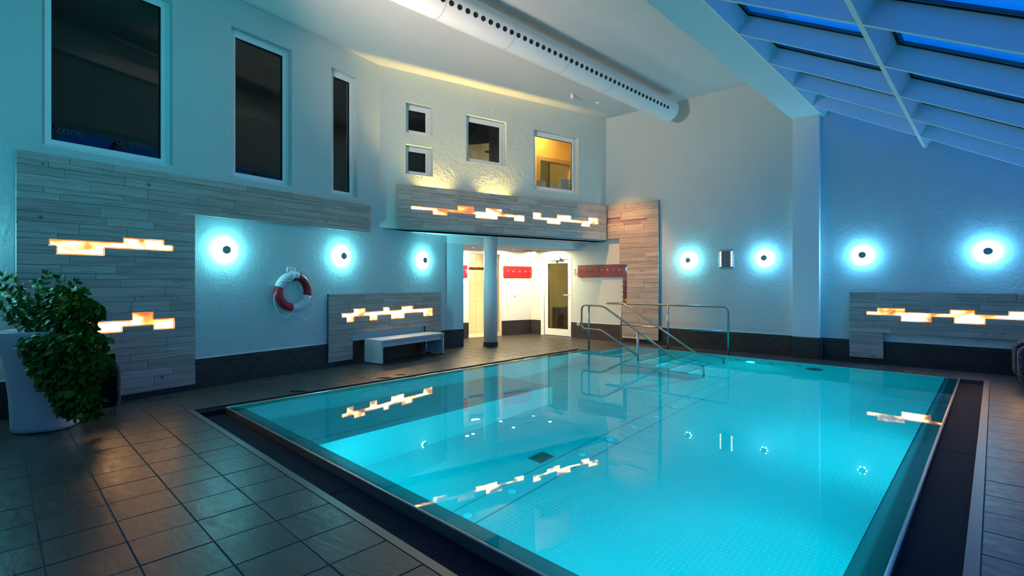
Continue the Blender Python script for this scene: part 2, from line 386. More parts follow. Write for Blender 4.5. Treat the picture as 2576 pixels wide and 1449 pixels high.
# ceiling, bulkhead, beam soffit
def P3(u, v, z): return PW(u, v, z)
aS = meet(FA, Fr(PW(-4.2, 0).xy, V))[0]
ce = [FA.w(aS), PW(-4.2, V_CE), FC.w(vC(V_CE)), FC.w(tB_C[1]), FB.w(0)]
struct(MB().slab([(p.x, p.y) for p in ce], ZC, ZC + .1).build('ceiling', M_ceil), None, 'white plastered ceiling')
bk = MB().quad(P3(-4.2, V_CE, ZC), P3(8.9, V_CE, ZC), P3(8.9, V_S0, Z_S), P3(-4.2, V_S0, Z_S))
bk.quad(P3(-4.2, V_CE, ZC + .1), P3(8.9, V_CE, ZC + .1), P3(8.9, V_S1, ZC + .1), P3(-4.2, V_S1, ZC + .1))
struct(bk.build('trim_3', M_paint), None, 'sloping bulkhead between ceiling and glass roof')
bs = MB().quad(P3(-4.2, V_S0, Z_S), P3(8.9, V_S0, Z_S), P3(8.9, V_S1, Z_S), P3(-4.2, V_S1, Z_S))
bs.quad(P3(-4.2, V_S1, Z_S), P3(8.9, V_S1, Z_S), P3(8.9, V_S1, ZC + .1), P3(-4.2, V_S1, ZC + .1))
struct(bs.build('trim_4', M_paint), None, 'white edge beam carrying the glass roof')
# walls outside the picture
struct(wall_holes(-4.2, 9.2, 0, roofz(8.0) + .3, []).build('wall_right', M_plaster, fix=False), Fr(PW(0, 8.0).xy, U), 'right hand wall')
bpy.data.objects['wall_right'].rotation_euler = (0, 0, atan2(U.y, U.x))
wb = Fr(PW(-4.2, 8.2).xy, -V)
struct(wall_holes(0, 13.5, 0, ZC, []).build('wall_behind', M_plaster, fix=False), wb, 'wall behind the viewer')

# ---- floor ---------------------------------------------------------------------------------
def clip(poly, n, d):
    """keep points with p.n <= d"""
    out = []
    for i in range(len(poly)):
        a, b = poly[i], poly[(i + 1) % len(poly)]; da, db = a[0] * n[0] + a[1] * n[1] - d, b[0] * n[0] + b[1] * n[1] - d
        if da <= 0: out.append(a)
        if da * db < 0: t = da / (da - db); out.append((a[0] + (b[0] - a[0]) * t, a[1] + (b[1] - a[1]) * t))
    return out
def halfplane(fr, off=0, flip=1):
    """world half plane on the room side of a frame, expressed in the pool frame (x=v,y=u)"""
    p = fr.w(0, off); q = fr.w(1, off); a = Vector(PO.loc(p)); b = Vector(PO.loc(q)); d = (b - a).normalized(); n = Vector((-d.y, d.x)) * flip
    return n, n.dot(a)
hpA, hpC, hpL, hpE = halfplane(FA), halfplane(FC), halfplane(FL), halfplane(FE)
hpLb = halfplane(FL, 0, -1)
jamb = Fr(FL.w(tj).xy, FL.n); hpJ = halfplane(jamb, 0, -1)
# keep side test for jamb: corridor lies on +x of FL
pj = Vector(PO.loc(FL.w(tj + 1, .5)))
if hpJ[0].dot(pj) > hpJ[1]: hpJ = (-hpJ[0], -hpJ[1])
NEAR_U, LEFT_V, RIGHT_V, FAR_U, CH_U, CH_V = -.345, -.155, 6.18, 7.985, 6.76, .44
regions = [  # rectangles v0,v1,u0,u1
    (-4.5, 8.0, -4.2, NEAR_U), (-4.5, LEFT_V, NEAR_U, 12), (LEFT_V, CH_V, CH_U, 12), (CH_V, 8.0, FAR_U, 12), (RIGHT_V, 8.0, NEAR_U, FAR_U)]
def clips(poly):
    res = []
    p = poly
    for h in (hpA, hpL, hpC): p = clip(p, h[0], h[1]) if p else p
    if len(p) > 2: res.append(p)
    q = poly
    for h in (hpLb, hpE, hpJ, hpC): q = clip(q, h[0], h[1]) if q else q
    if len(q) > 2: res.append(q)
    return res
floor = MB()
for (a, b, c, d) in regions:
    for p in clips([(a, c), (b, c), (b, d), (a, d)]): floor.slab(p, -.05, -.004)
floor = struct(floor.build('floor', M_grout), PO, 'dark slate tiled pool deck')
tiles = []
def grid(lo, hi, anchor, pitch):
    k0 = math.ceil((lo - anchor) / pitch - 1e-6); out = [lo]; x = anchor + k0 * pitch
    while x < hi - 1e-6:
        if x > lo + .02: out.append(x)
        x += pitch
    out.append(hi); return out
for ri, (a, b, c, d) in enumerate(regions):
    au, av = (-.345, 2.189) if ri != 3 else (FAR_U, 2.189)
    pu, pv = .3275, .3325
    if ri == 1: av = LEFT_V
    if ri == 4: au, av = 1.71, RIGHT_V; pu = .3365; pv = .6
    if ri == 3: pu = .42; 
    vs, us = grid(a, b, av, pv), grid(c, d, au, pu)
    for v0, v1 in zip(vs, vs[1:]):
        for u0, u1 in zip(us, us[1:]):
            j = .0036
            for p in clips([(v0 + j, u0 + j), (v1 - j, u0 + j), (v1 - j, u1 - j), (v0 + j, u1 - j)]):
                ar = abs(sum(p[i][0] * p[(i + 1) % len(p)][1] - p[(i + 1) % len(p)][0] * p[i][1] for i in range(len(p)))) / 2
                if ar < .0008: continue
                cxx = sum(q[0] for q in p) / len(p); cyy = sum(q[1] for q in p) / len(p); w = PO.w(cxx, cyy)
                inview = w.y > .6 and abs(w.x) < w.y * 1.0207 + .35 and w.y > 2.2
                tiles.append((ar / max(w.y, .5) ** 3 if inview else -1, p, cxx, cyy))
tiles.sort(key=lambda t: -t[0])
rest = MB()
for i, (sz, p, cx_, cy_) in enumerate(tiles):
    if i < 290 and sz > 0:
        m = MB(); dz = random.uniform(-.0008, .0008); m.slab([(q[0] - cx_, q[1] - cy_) for q in p], -.004, dz, .0015)
        o = m.build('tile', M_tile, floor); o.location = (cx_, cy_, 0)
    else: rest.slab(p, -.004, 0)
rest.build('tiles', M_tile, floor, kind='stuff', fix=False)

# ---- skirting of dark tiles: band, row of corner-standing squares, band ---------------------------
def skirting(name, fr, x0, x1, label, xoff=0, off=0.0):
    root = MB().box(x0, x1, -.006 - off, 0 - off, 0, .388).build(name, M_grout2); struct(root, fr, label)
    MB().box(x0, x1, -.012 - off, 0 - off, .392, .398).build('edge_bead', M_pvc, root)
    y0, y1 = -.016 - off, -.006 - off; j = .0022
    for za, zb, ph in ((.0, .083, .0), (.322, .39, .1)):
        for a, b in zip(g := grid(x0, x1, xoff + ph, .3325), g[1:]):
            if b - a > .02: MB().cbox(a + j, b - j, y0, y1, za + j, zb - j, .0015).build('tile', M_skirt, root)
    P = .4655; n0 = math.floor((x0 - xoff) / P) - 1; n1 = math.ceil((x1 - xoff) / P) + 1
    for q in range(n0, n1):
        for tri in ([(0, .083), (P, .083), (P / 2, .322)], [(P / 2, .322), (P * 1.5, .322), (P, .083)]):
            p = [(xoff + q * P + a, z) for a, z in tri]; c = (sum(a for a, _ in p) / 3, sum(z for _, z in p) / 3)
            p = [(a + (c[0] - a) * .022, z + (c[1] - z) * .028) for a, z in p]
            p = clip(clip(p, (1, 0), x1 - j), (-1, 0), -(x0 + j))
            if len(p) > 2:
                ar = abs(sum(p[i][0] * p[(i + 1) % len(p)][1] - p[(i + 1) % len(p)][0] * p[i][1] for i in range(len(p)))) / 2
                if ar > .001: MB().prism(p, y0, y1).build('tile', M_skirt, root)
    return root
skirting('baseboard_left', FA, -1.6, 5.80, 'dark tiled skirting with zigzag row along the left wall', .12)
skirting('baseboard_return', FL, 0, tj, 'dark tiled skirting beside the corridor opening', .0)
skirting('baseboard_corridor', FE, -.01, tE_C[0], 'brown tiled skirting below the small red hook board', .0)
skirting('baseboard_corridor_left', FE, -1.6, -.995, 'brown tiled skirting left of the shower', .0)
skirting('baseboard_door', FC, tC0, DOOR[0] - .09, 'narrow tiled skirting left of the white door', .0)
lp = vC(V_S0) + .01
skirting('baseboard_far', FC, DOOR[1] + .02, lp, 'dark tiled skirting from the door to the pilaster', .05)
skirting('baseboard_far_right', FC, vC(V_S1) + .0, 8.3, 'dark tiled skirting right of the pilaster', .3)

# ================================================================== WINDOWS
def ring(m, x0, x1, z0, z1, w, y0, y1):
    m.box(x0, x0 + w, y0, y1, z0, z1); m.box(x1 - w, x1, y0, y1, z0, z1); m.box(x0 + w, x1 - w, y0, y1, z0, z0 + w); m.box(x0 + w, x1 - w, y0, y1, z1 - w, z1)
def window(n, fr, h, fw, sw, depth, label, caps=True):
    x0, x1, z0, z1 = h; r = thing('window_%d' % n, label, None, fr, (x0 + x1) / 2, 0, z0, kind='structure'); w, hh = (x1 - x0) / 2, z1 - z0
    m = MB(); ring(m, -w, w, 0, hh, fw, depth, depth + .07); m.build('window_frame', M_pvc, r)
    m = MB(); ring(m, -w + fw - .012, w - fw + .012, fw - .012, hh - fw + .012, sw, depth - .014, depth + .05); sa = m.build('sash', M_pvc, r)
    a = fw + sw - .012
    m = MB(); ring(m, -w + a - .003, w - a + .003, a - .003, hh - a + .003, .007, depth + .001, depth + .04); m.build('gasket', M_gasket, sa)
    MB().box(-w + a, w - a, depth + .02, depth + .026, a, hh - a).build('pane', M_glass, sa)
    MB().cbox(-w, w, .0, depth, -.0, .012).build('window_sill', M_pvc, r)
    if caps:
        for sx_ in (-.6, .6): MB().box(sx_ * w - .025, sx_ * w + .025, depth - .006, depth, fw * .35, fw * .5).build('drain_cap', M_gasket, r)
    return r
rA = [window(1, FA, WIN_A[0], .055, .055, .10, 'largest dark window in the left wall, above the planked panel'),
      window(2, FA, WIN_A[1], .055, .055, .10, 'middle dark window of the three in the left wall'),
      window(3, FA, WIN_A[2], .055, .055, .10, 'narrowest dark window in the left wall')]
window(4, FB, WIN_B[0], .06, .05, .14, 'upper of the two small square windows')
window(5, FB, WIN_B[1], .06, .05, .14, 'lower of the two small square windows')
window(6, FB, WIN_B[2], .06, .055, .12, 'medium window with dark room and lit partition behind')
window(7, FB, WIN_B[3], .06, .055, .12, 'yellow lit window with papers on its sill')
def text(s, size, mat, parent, loc, rx=pi / 2, name='lettering', mirror=False):
    c = bpy.data.curves.new(name, 'FONT'); c.body = s; c.size = size; c.extrude = .0005; c.materials.append(mat)
    tmp = bpy.data.objects.new(name, c); col.objects.link(tmp); dg = bpy.context.evaluated_depsgraph_get(); me = bpy.data.meshes.new_from_object(tmp.evaluated_get(dg))
    bpy.data.objects.remove(tmp); o = bpy.data.objects.new(name, me); col.objects.link(o); o.parent = parent; o.location = loc; o.rotation_euler = (rx, 0, 0)
    if mirror: o.scale = (-1, 1, 1)
    return o
M_ink = simple('dark_window_ink', (.012, .016, .018), .6)
M_ink2 = simple('faint_window_ink', (.035, .03, .028), .6)
text('oi-zone', .13, M_ink2, rA[0], (.06, .119, .19)); text('-zone', .13, M_ink2, rA[0], (-.53, .119, .19))
text('(nouvQ-', .085, M_ink2, rA[1], (.02, .119, .30), mirror=True); text('RUNG DURCH', .05, M_ink2, rA[1], (-.335, .119, .16)); text('RÜFUNG!', .05, M_ink2, rA[1], (-.30, .119, .10))
# rooms behind the windows
def roombox(fr, x0, x1, y0, y1, z0, z1, mat, label, name='room_shell'):
    m = MB(); m.quad((x0, y1, z0), (x1, y1, z0), (x1, y1, z1), (x0, y1, z1)); m.quad((x0, y0, z0), (x0, y1, z0), (x0, y1, z1), (x0, y0, z1)); m.quad((x1, y1, z0), (x1, y0, z0), (x1, y0, z1), (x1, y1, z1))
    m.quad((x0, y0, z0), (x1, y0, z0), (x1, y1, z0), (x0, y1, z0)); m.quad((x0, y0, z1), (x1, y0, z1), (x1, y1, z1), (x0, y1, z1))
    return struct(m.build(name, mat, fix=False), fr, label)
roombox(FA, -1.2, 3.95, .3, 1.4, 2.7, 5.2, M_dark, 'dark room behind the left windows', 'wall_dark_room')
roombox(FB, .05, 1.4, .3, 1.3, 3.2, 5.0, M_dark, 'dark closet behind the two small windows', 'wall_closet')
roombox(FB, 1.5, 3.1, .3, 2.4, 3.2, 5.25, simple('brown_room', (.06, .045, .04), .9), 'dark room behind the medium window', 'wall_brown_room')
roombox(FB, 3.2, 5.4, .3, 2.2, 3.2, 5.35, M_yellow, 'yellow room behind the right window', 'wall_yellow_room')
# medium window: lit partition on the left and a dark door with a black lever
MB().prism([(1.55, 3.22), (2.66, 3.22), (2.66, 4.50), (1.55, 4.25)], .60, .64).build('wall_partition', simple('lit_cream', (.75, .66, .42), .8)); struct(bpy.data.objects['wall_partition'], FB, 'cream partition seen through the medium window')
dd = thing('interior_door', 'dark interior door with black lever behind the medium window', 'door', FB, 2.86, .58, 3.2)
MB().box(-.19, .22, 0, .04, 0, 1.9).build('leaf', simple('dark_door', (.05, .042, .04), .6), dd)
MB().box(-.34, -.15, -.06, -.04, 1.06, 1.095).build('door_handle', M_black, dd); MB().box(-.19, -.15, -.06, 0, 1.06, 1.095).build('rosette', M_black, dd)
fan = thing('desk_fan', 'small round fan behind the medium window', 'fan', FB, 2.13, .45, 3.93)
m = MB()
for rr in (.04, .075, .11, .14): m.tube([(rr * cos(a * pi / 10), 0, .16 + rr * sin(a * pi / 10)) for a in range(20)], .003, 5, closed=True)
for a in range(8): m.tube([(0, 0, .16), (.14 * cos(a * pi / 4), 0, .16 + .14 * sin(a * pi / 4))], .002, 4)
m.build('cage', M_pvc, fan); MB().lathe([(.05, 0), (.05, .01), (.012, .02), (.012, .06)], 14).build('stand', M_pvc, fan)
spot('window_room_lamp', FB.w(2.3, .36, 3.3), FB.w(2.3, .62, 4.2), 45, (1, .74, .38), 110)
# yellow room: opening to a green room, and papers
m = wall_holes(3.2, 5.4, 3.2, 5.35, [(4.38, 5.35, 3.2, 4.45)], .12); struct(m.build('wall_yellow_partition', M_yellow, fix=False), Fr(FB.w(0, 1.05).xy, FB.d), 'yellow partition with an opening')
m = MB(); ring(m, 4.29, 5.5, 3.1, 4.53, .09, -.02, .14); struct(m.build('trim_5', simple('tan_frame', (.42, .28, .09), .6)), Fr(FB.w(0, 1.05).xy, FB.d), 'tan door frame in the yellow partition')
struct(MB().box(3.25, 5.35, 2.0, 2.05, 3.2, 5.3).build('wall_green', M_green), FB, 'green wall beyond the yellow partition')
area('yellow_room_lamp', FB.w(4.2, .65, 5.25), .4, 48, (1, .75, .35), target=FB.w(4.2, .7, 3.4)); area('green_room_lamp', FB.w(4.3, 1.75, 5.2), .15, 12, (.85, 1, .8), target=FB.w(4.6, 1.9, 3.6))
for i, (x, w, h, tilt, t_) in enumerate([(3.83, .27, .27, .0, 'low white card standing on the lit window sill, leftmost of the three'), (4.19, .25, .25, .1, 'small white card in the middle of the lit window sill'), (4.54, .32, .40, -.1, 'large printed sheet leaning on the lit window sill, rightmost')]):
    p = thing('paper_card', t_, 'paper', FB, x, .24, 3.462, tilt); MB().box(-w / 2, w / 2, 0, .006, 0, h).build('sheet', M_paper, p)
    if i == 2:
        for q in range(5): MB().box(-w / 2 + .03, w / 2 - .03 - .03 * (q % 2), -.002, 0, .17 + q * .045, .178 + q * .045).build('print_line', M_ink, p)
sg = thing('green_notice', 'black ink emblem on the green wall', 'notice', FB, 5.02, 1.99, 3.95)
m = MB(); m.tube([(.07 * cos(a * pi / 8), 0, .12 + .07 * sin(a * pi / 8)) for a in range(16)], .008, 5, closed=True); m.box(-.05, .05, -.006, 0, -.06, -.045); m.box(-.05, .03, -.006, 0, -.1, -.085); m.build('emblem', M_black, sg)

# ================================================================== WHITE DOOR, STAIRWELL
d = thing('door_1', 'white framed glass door in the far wall', None, FC, (DOOR[0] + DOOR[1]) / 2, .03, 0, kind='structure')
W2, DH = (DOOR[1] - DOOR[0]) / 2, 2.035
m = MB(); m.box(-W2 - .07, -W2 + .02, -.035, .12, 0, DH + .02); m.box(W2 - .02, W2 + .03, -.035, .12, 0, DH + .02); m.box(-W2 - .07, W2 + .03, -.035, .12, DH - .02, DH + .03); m.build('door_frame', M_pvc, d)
m = MB(); a = .115; m.box(-W2 + .02, -W2 + .02 + a, 0, .06, .01, DH - .02); m.box(W2 - .02 - a + .03, W2 - .02, 0, .06, .01, DH - .02); m.box(-W2 + .02 + a, W2 + .01 - a, 0, .06, .01, .19); m.box(-W2 + .02 + a, W2 + .01 - a, 0, .06, 1.905, DH - .02); dl = m.build('door_leaf', M_pvc, d)
m = MB(); ring(m, -W2 + .02 + a, W2 + .01 - a, .19, 1.905, .012, -.003, .03); m.build('gasket', M_gasket, dl)
MB().box(-W2 + .02 + a, W2 + .01 - a, .025, .032, .19, 1.905).build('pane', M_glassdoor, dl)
hx = W2 - .055
h = MB(); h.box(hx - .02, hx + .02, -.012, 0, .95, 1.13); h.tube([(hx, -.01, 1.08), (hx, -.055, 1.08), (hx - .02, -.06, 1.08), (hx - .14, -.06, 1.08)], .011, 8); h.build('door_handle', M_pvc, dl)
MB().box(hx - .006, hx + .006, -.015, -.011, .975, 1.0).build('keyhole', M_black, dl)
MB().box(-.25, .14, -.10, -.03, 1.99, 2.055).build('door_closer', M_pvc, d); m = MB(); m.box(-.03, .0, -.05, .0, 1.92, 2.0); m.tube([(-.02, -.05, 1.985), (.2, -.03, 1.96)], .008, 6); m.build('closer_arm', M_grille, d)
for z in (.35, 1.66): MB().lathe([(.009, 0), (.009, .09)], 8, o=(-W2 + .015, -.01, z)).build('hinge', M_chrome, d)
# stairwell behind
roombox(FC, -2.6, 0.3, .28, 2.8, -.02, 2.7, simple('stairwell_paint', (.74, .68, .48), .8), 'stairwell behind the glass door', 'wall_stairwell')
st = thing('staircase', 'brown tiled stair behind the glass door', 'stairs', FC, -1.5, .9, 0)
for i in range(4): MB().box(-.6, .45 - i * .24, .1, .9, i * .17, (i + 1) * .17).build('step', simple('stair_brown%d' % i, (.10, .065, .03), .5), st)
hr = thing('stair_handrail', 'sloping steel handrail behind the glass door', 'handrail', FC, -1.5, 1.9, 0)
MB().tube([(-.5, 0, 1.62), (.35, 0, 1.02)], .02, 8).build('rail', M_rail, hr); MB().tube([(-.18, 0, 1.39), (-.18, .1, 1.30), (-.18, .9, 1.30)], .012, 6).build('bracket', M_rail, hr)
area('stairwell_lamp', FC.w(-1.1, 1.2, 2.6), .5, 22, (1, .86, .5), target=FC.w(-1.1, 1.3, 0))

# shower niche behind the corridor wall
roombox(FE, SH[0] - .1, .5, .12, 1.6, -.02, 2.35, M_creamj, 'tiled shower niche', 'wall_shower')
sh = thing('shower_tiling', 'large cream wall tiles with a red brown mosaic band in the shower', 'tiling', FE, 0, 0, 0)
fy = 1.15
for r_, (za, zb) in enumerate(((0, .42), (.42, .87), (.87, 1.37), (1.37, 1.76), (1.83, 2.3))):
    for xa, xb in ((-.93, -.55), (-.55, -.15), (-.15, .3)): MB().cbox(xa + .002, xb - .002, fy, fy + .02, za + .002, zb - .002, .002).build('tile', M_cream, sh)
m3 = [simple('mosaic_%d' % i, c, .3) for i, c in enumerate([(.10, .015, .01), (.22, .05, .02), (.045, .008, .006)])]
for q in range(30):
    for rw in range(2): MB().cbox(-.93 + q * .04 + .001, -.93 + q * .04 + .039, fy - .003, fy + .02, 1.762 + rw * .034, 1.794 + rw * .034, .001).build('mosaic_tile', random.choice(m3), sh)
side = MB(); 
for z0_, z1_ in ((0, .42), (.42, .87), (.87, 1.33), (1.4, 1.76), (1.83, 2.3)): MB().box(-1.0, -.965, .15, fy, z0_ + .002, z1_ - .002).build('tile', simple('yellow_tile', (.72, .50, .12), .3), sh)
for z0_ in (1.77, 1.35): MB().box(-1.0, -.963, .2, .4, z0_, z0_ + .05).build('mosaic_tile', m3[0], sh)
area('shower_lamp', FE.w(-.4, .7, 2.33), .25, 12, (1, .86, .55), target=FE.w(-.4, .75, 0))
struct(MB().box(SH[0] - .1, .5, .12, 1.6, -.02, -.0).build('floor_shower', M_cream), FE, 'cream shower floor')

# ================================================================== COLUMN, CORRIDOR FITTINGS
cb = Vector((-.472, 11.06))
c_ = thing('column', 'round white column carrying the gallery at the corridor', 'column'); c_.location = (cb.x, cb.y, 0)
MB().lathe([(.152, .09), (.152, ZS)], 40).build('shaft', M_paint, c_); 
m = MB(); nq = 26
for q in range(nq):
    a0, a1 = 2 * pi * (q + .04) / nq, 2 * pi * (q + .96) / nq
    m.slab([(.15 * cos(a0), .15 * sin(a0)), (.165 * cos(a0), .165 * sin(a0)), (.165 * cos(a1), .165 * sin(a1)), (.15 * cos(a1), .15 * sin(a1))], 0, .1)
m.build('base_ring', M_skirt, c_)
SP = [(-.94, 12.07, 'left of the column'), (-.30, 13.15, 'just right of the column near the corridor wall'), (.03, 12.62, 'above the left end of the red hook board'), (.60, 13.72, 'in the corner beside the glass door'), (.99, 13.07, 'in front of the glass door')]
M_down = lamp_mat('downlight_glow', (1, .88, .62), 30)
for x, y, w in SP:
    t = thing('downlight', 'small recessed downlight in the corridor ceiling, ' + w, 'ceiling light', group='corridor downlights'); t.location = (x, y, ZF)
    MB().lathe([(.05, 0), (.05, -.006), (.036, -.008), (.036, 0)], 20).build('bezel', M_chrome, t); MB().lathe([(.034, -.001), (.034, -.004)], 16).build('lens', M_down, t)
    area('downlight_beam', (x, y, ZF - .012), .07, 46, (1, .78, .42), target=(x, y, 0))
area('downlight_beam', FE.w(-1.4, -.7, ZF - .012), .07, 46, (1, .78, .42), target=FE.w(-1.4, -.7, 0))
vt = thing('air_vent', 'small slotted vent in the corridor ceiling', 'vent', FB, 4.42, 2.9 - .1, ZF); vt.location = (.44, 13.07, ZF)
MB().box(-.13, .13, -.06, .06, -.006, 0).build('vent_frame', M_grille, vt)
for q in range(5): MB().box(-.11, .11, -.045 + q * .02, -.037 + q * .02, -.009, -.006).build('slat', M_black, vt)

def hook(parent, x, z):
    m = MB(); m.lathe([(.014, 0), (.014, -.006)], 12, 'y', (x, 0, z)); m.tube([(x, -.004, z), (x, -.03, z - .012), (x + .012, -.045, z - .012), (x + .022, -.05, z + .005), (x + .026, -.052, z + .025)], .006, 6); m.tube([(x, -.004, z), (x - .014, -.03, z + .002), (x - .016, -.034, z + .018)], .005, 6)
    o = m.build('hook', M_chrome, parent); return o
rb = thing('hook_board', 'short glossy red board with five coat hooks on the bright corridor wall', 'coat rack', FE, 0, 0, 0, group='red coat boards')
MB().cbox(.03, .92, -.035, -.01, 1.54, 1.84).build('board', M_red, rb); MB().box(.06, .89, -.01, 0, 1.50, 1.80).build('batten', simple('tan_batten', (.5, .42, .28), .6), rb)
for x in (.13, .315, .5, .68, .86):
    hook(rb, x, 1.70).location = (0, -.035, 0)
rb = thing('hook_board', 'red board cut off by the corridor opening, left of the shower', 'coat rack', FE, 0, 0, 0, group='red coat boards')
MB().cbox(-1.7, -1.04, -.035, -.01, 1.54, 1.84).build('board', M_red, rb); MB().box(-1.67, -1.07, -.01, 0, 1.50, 1.80).build('batten', simple('tan_batten2', (.5, .42, .28), .6), rb)
for x in (-1.12, -1.3, -1.48): hook(rb, x, 1.70).location = (0, -.035, 0)
rb = thing('hook_board', 'long dark red board with eight coat hooks between glass door and planked wall', 'coat rack', FC, 0, 0, 0, group='red coat boards')
MB().cbox(-.54, .84, -.035, -.01, 1.54, 1.84).build('board', simple('dark_red_lacquer', (.15, .003, .006), .35, coat=.1), rb)
MB().cbox(.73, .84, -.034, -.01, .83, 1.539).build('upright_board', simple('dark_red_lacquer2', (.12, .004, .006), .25, coat=.4), rb)
for q in range(8): hook(rb, -.47 + q * .159, 1.70).location = (0, -.035, 0)
for z in (1.43, 1.31, 1.18, 1.06, .94):
    MB().box(.70, .82, -.06, -.034, z - .006, z + .006).build('shelf_pin', simple('pin_red', (.09, .004, .005), .3), rb)
def notice(fr, x, z, label):
    s = thing('notice_plate', label, 'sign', fr, x, 0, z); MB().box(-.07, .07, -.018, -.014, -.075, .075).build('plate', simple('acrylic', (.75, .76, .72), .15), s)
    for a in (-.06, .06):
        for b in (-.062, .062): MB().lathe([(.008, -.02), (.008, 0)], 8, 'y', (a, 0, b)).build('standoff', M_grille, s)
    m = MB(); m.tube([(.027 * cos(q * pi / 10), -.019, .03 + .027 * sin(q * pi / 10)) for q in range(20)], .003, 5, closed=True); m.build('ring', M_grille, s)
    MB().lathe([(.02, -.020), (.02, -.0185)], 16, 'y', (0, 0, .026)).build('emblem', M_green_ink, s)
    for q in range(3): MB().box(-.045 + .008 * (q % 2), .045 - .008 * (q % 2), -.0195, -.018, -.022 - q * .017, -.014 - q * .017).build('print_line', M_ink, s)
notice(FE, .105, 1.92, 'clear notice plate with green emblem above the short red hook board')
notice(FC, -.63, 1.70, 'clear notice plate with green emblem between glass door and long red board')
ks = thing('wall_buffer', 'small white door buffer on the corridor wall', 'door stop', FE, .4, 0, 1.06); MB().lathe([(.022, 0), (.022, -.02), (.016, -.03)], 14, 'y').build('knob', M_pvc, ks)
so_ = thing('power_socket', 'white wall socket on the skirting right of the glass door', 'socket', FC, -.535, -.016, .36)
MB().cbox(-.04, .04, -.012, 0, -.045, .045).build('cover', M_pvc, so_); MB().lathe([(.022, -.014), (.022, -.0125)], 16, 'y').build('outlet', M_black, so_)

# ================================================================== PLANKED PANELS WITH GLOWING INSERTS
def panel(fr, label, rows, region, inserts, y0, th, glowmats, name='planked_panel', lit=True):
    """rows: z boundaries (descending); region(z)->[(x0,x1),...]; inserts: list of lists of rects"""
    root = thing(name, label, 'wall panel', fr, 0, 0, 0)
    allr = [r for g in inserts for r in g]; back = MB()
    for zb, za in zip(rows[1:], rows):
        zm = (za + zb) / 2; segs = [list(s) for s in region(zm)]
        for s in segs: back.box(s[0] + .01, s[1] - .01, -y0 - .006, -y0 + .018 if y0 > .03 else -.0, zb, za) if False else None
        for (x0, x1, z0, z1) in allr:
            if z0 - .01 < zm < z1 + .01:
                ns = []
                for a, b in segs:
                    if x1 <= a or x0 >= b: ns.append([a, b]); continue
                    if x0 > a + .01: ns.append([a, x0])
                    if x1 < b - .01: ns.append([x1, b])
                segs = ns
        for a, b in segs:
            back.box(a + .004, b - .004, -y0 - .002, -y0 + .02, zb, za)
            x = a; first = True
            while x < b - 1e-4:
                l = random.choice((.45, .6, .75, .95, 1.2)) * random.uniform(.85, 1.1)
                if first: l *= random.uniform(.4, 1); first = False
                e = b if b - (x + l) < .18 else x + l
                dy = random.uniform(-.004, .003)
                MB().cbox(x + .0014, e - .0014, -y0 - th + dy, -y0 - .002, zb + .0012, za - .0012, .0022).build('plank', M_wood, root)
                x = e
    back.build('backing', M_backing, root, fix=False)
    for g, mat in zip(inserts, glowmats):
        m = MB()
        for (x0, x1, z0, z1) in g: m.box(x0, x1, -y0 - .006, -y0 + .01, z0, z1)
        if lit:
            xs = sorted({q[i] for q in g for i in (0, 1)}); zz_ = sorted({q[i] for q in g for i in (2, 3)}); B = .011; e = MB()
            inside = lambda x, z: any(q[0] < x < q[1] and q[2] < z < q[3] for q in g)
            for xa, xb in zip(xs, xs[1:]):
                for za_, zb_ in zip(zz_, zz_[1:]):
                    cx_, cz_ = (xa + xb) / 2, (za_ + zb_) / 2
                    if not inside(cx_, cz_): continue
                    yb0, yb1 = -y0 - .0085, -y0 - .006
                    if not inside(cx_, za_ - .004): e.box(xa, xb, yb0, yb1, za_, za_ + B)
                    if not inside(cx_, zb_ + .004): e.box(xa, xb, yb0, yb1, zb_ - B, zb_)
                    if not inside(xa - .004, cz_): e.box(xa, xa + B, yb0, yb1, za_, zb_)
                    if not inside(xb + .004, cz_): e.box(xb - B, xb, yb0, yb1, za_, zb_)
            e.build('insert_edge', M_edge, root, fix=False)
        m.build('light_insert' if lit else 'inset', mat, root, label='glowing orange and white stepped light insert' if lit else 'unlit mauve stepped recess', fix=False)
    return root
FS = 26
RA = [2.775, 2.694, 2.635, 2.54, 2.42, 2.36, 2.285, 2.15, 2.05, 1.93, 1.87, 1.80, 1.71, 1.59, 1.50, 1.44, 1.35, 1.23, 1.17, 1.04, .95, .88, .82, .71, .62, .53, .46, .34, .25, .13, .07]
iA1 = [(-.58, .08, 1.80, 1.87), (-.52, -.10, 1.71, 1.80), (.08, .50, 1.80, 1.93), (.50, .60, 1.80, 1.87)]
iA2 = [(-.30, .17, .88, .95), (-.20, .07, .82, .88), (.17, .39, .88, 1.04), (.39, .62, .82, .95)]
panel(FA, 'large grey planked wall panel behind the potted plant, two glowing inserts', RA, lambda z: [(-.84, 3.76)] if z > 2.285 else [(-.84, .865)], [iA1, iA2], .028, .02, [flame('glow_a', 1.2, FS), flame('glow_b', 4.4, FS)])
RB = [1.21, 1.10, 1.03, .945, .88, .81, .72, .60, .525, .39, .30, .24, .16, .08]
iB = [(3.15, 5.37, .81, .88), (3.25, 3.40, .72, .81), (3.40, 3.64, .88, .945), (3.74, 3.92, .72, .81), (4.06, 4.20, .88, .945), (4.25, 4.58, .72, .81), (4.51, 4.81, .88, .945), (5.10, 5.37, .72, .81)]
panel(FA, 'grey planked wall panel behind the white bench', RB, lambda z: [(2.89, 5.62)] if z > .525 else [(2.89, 3.37), (5.16, 5.62)], [iB], .028, .022, [flame('glow_c', 7.9, FS * 1.1)])
RG = [3.235, 3.12, 3.055, 2.93, 2.84, 2.78, 2.71, 2.62, 2.55, 2.42]
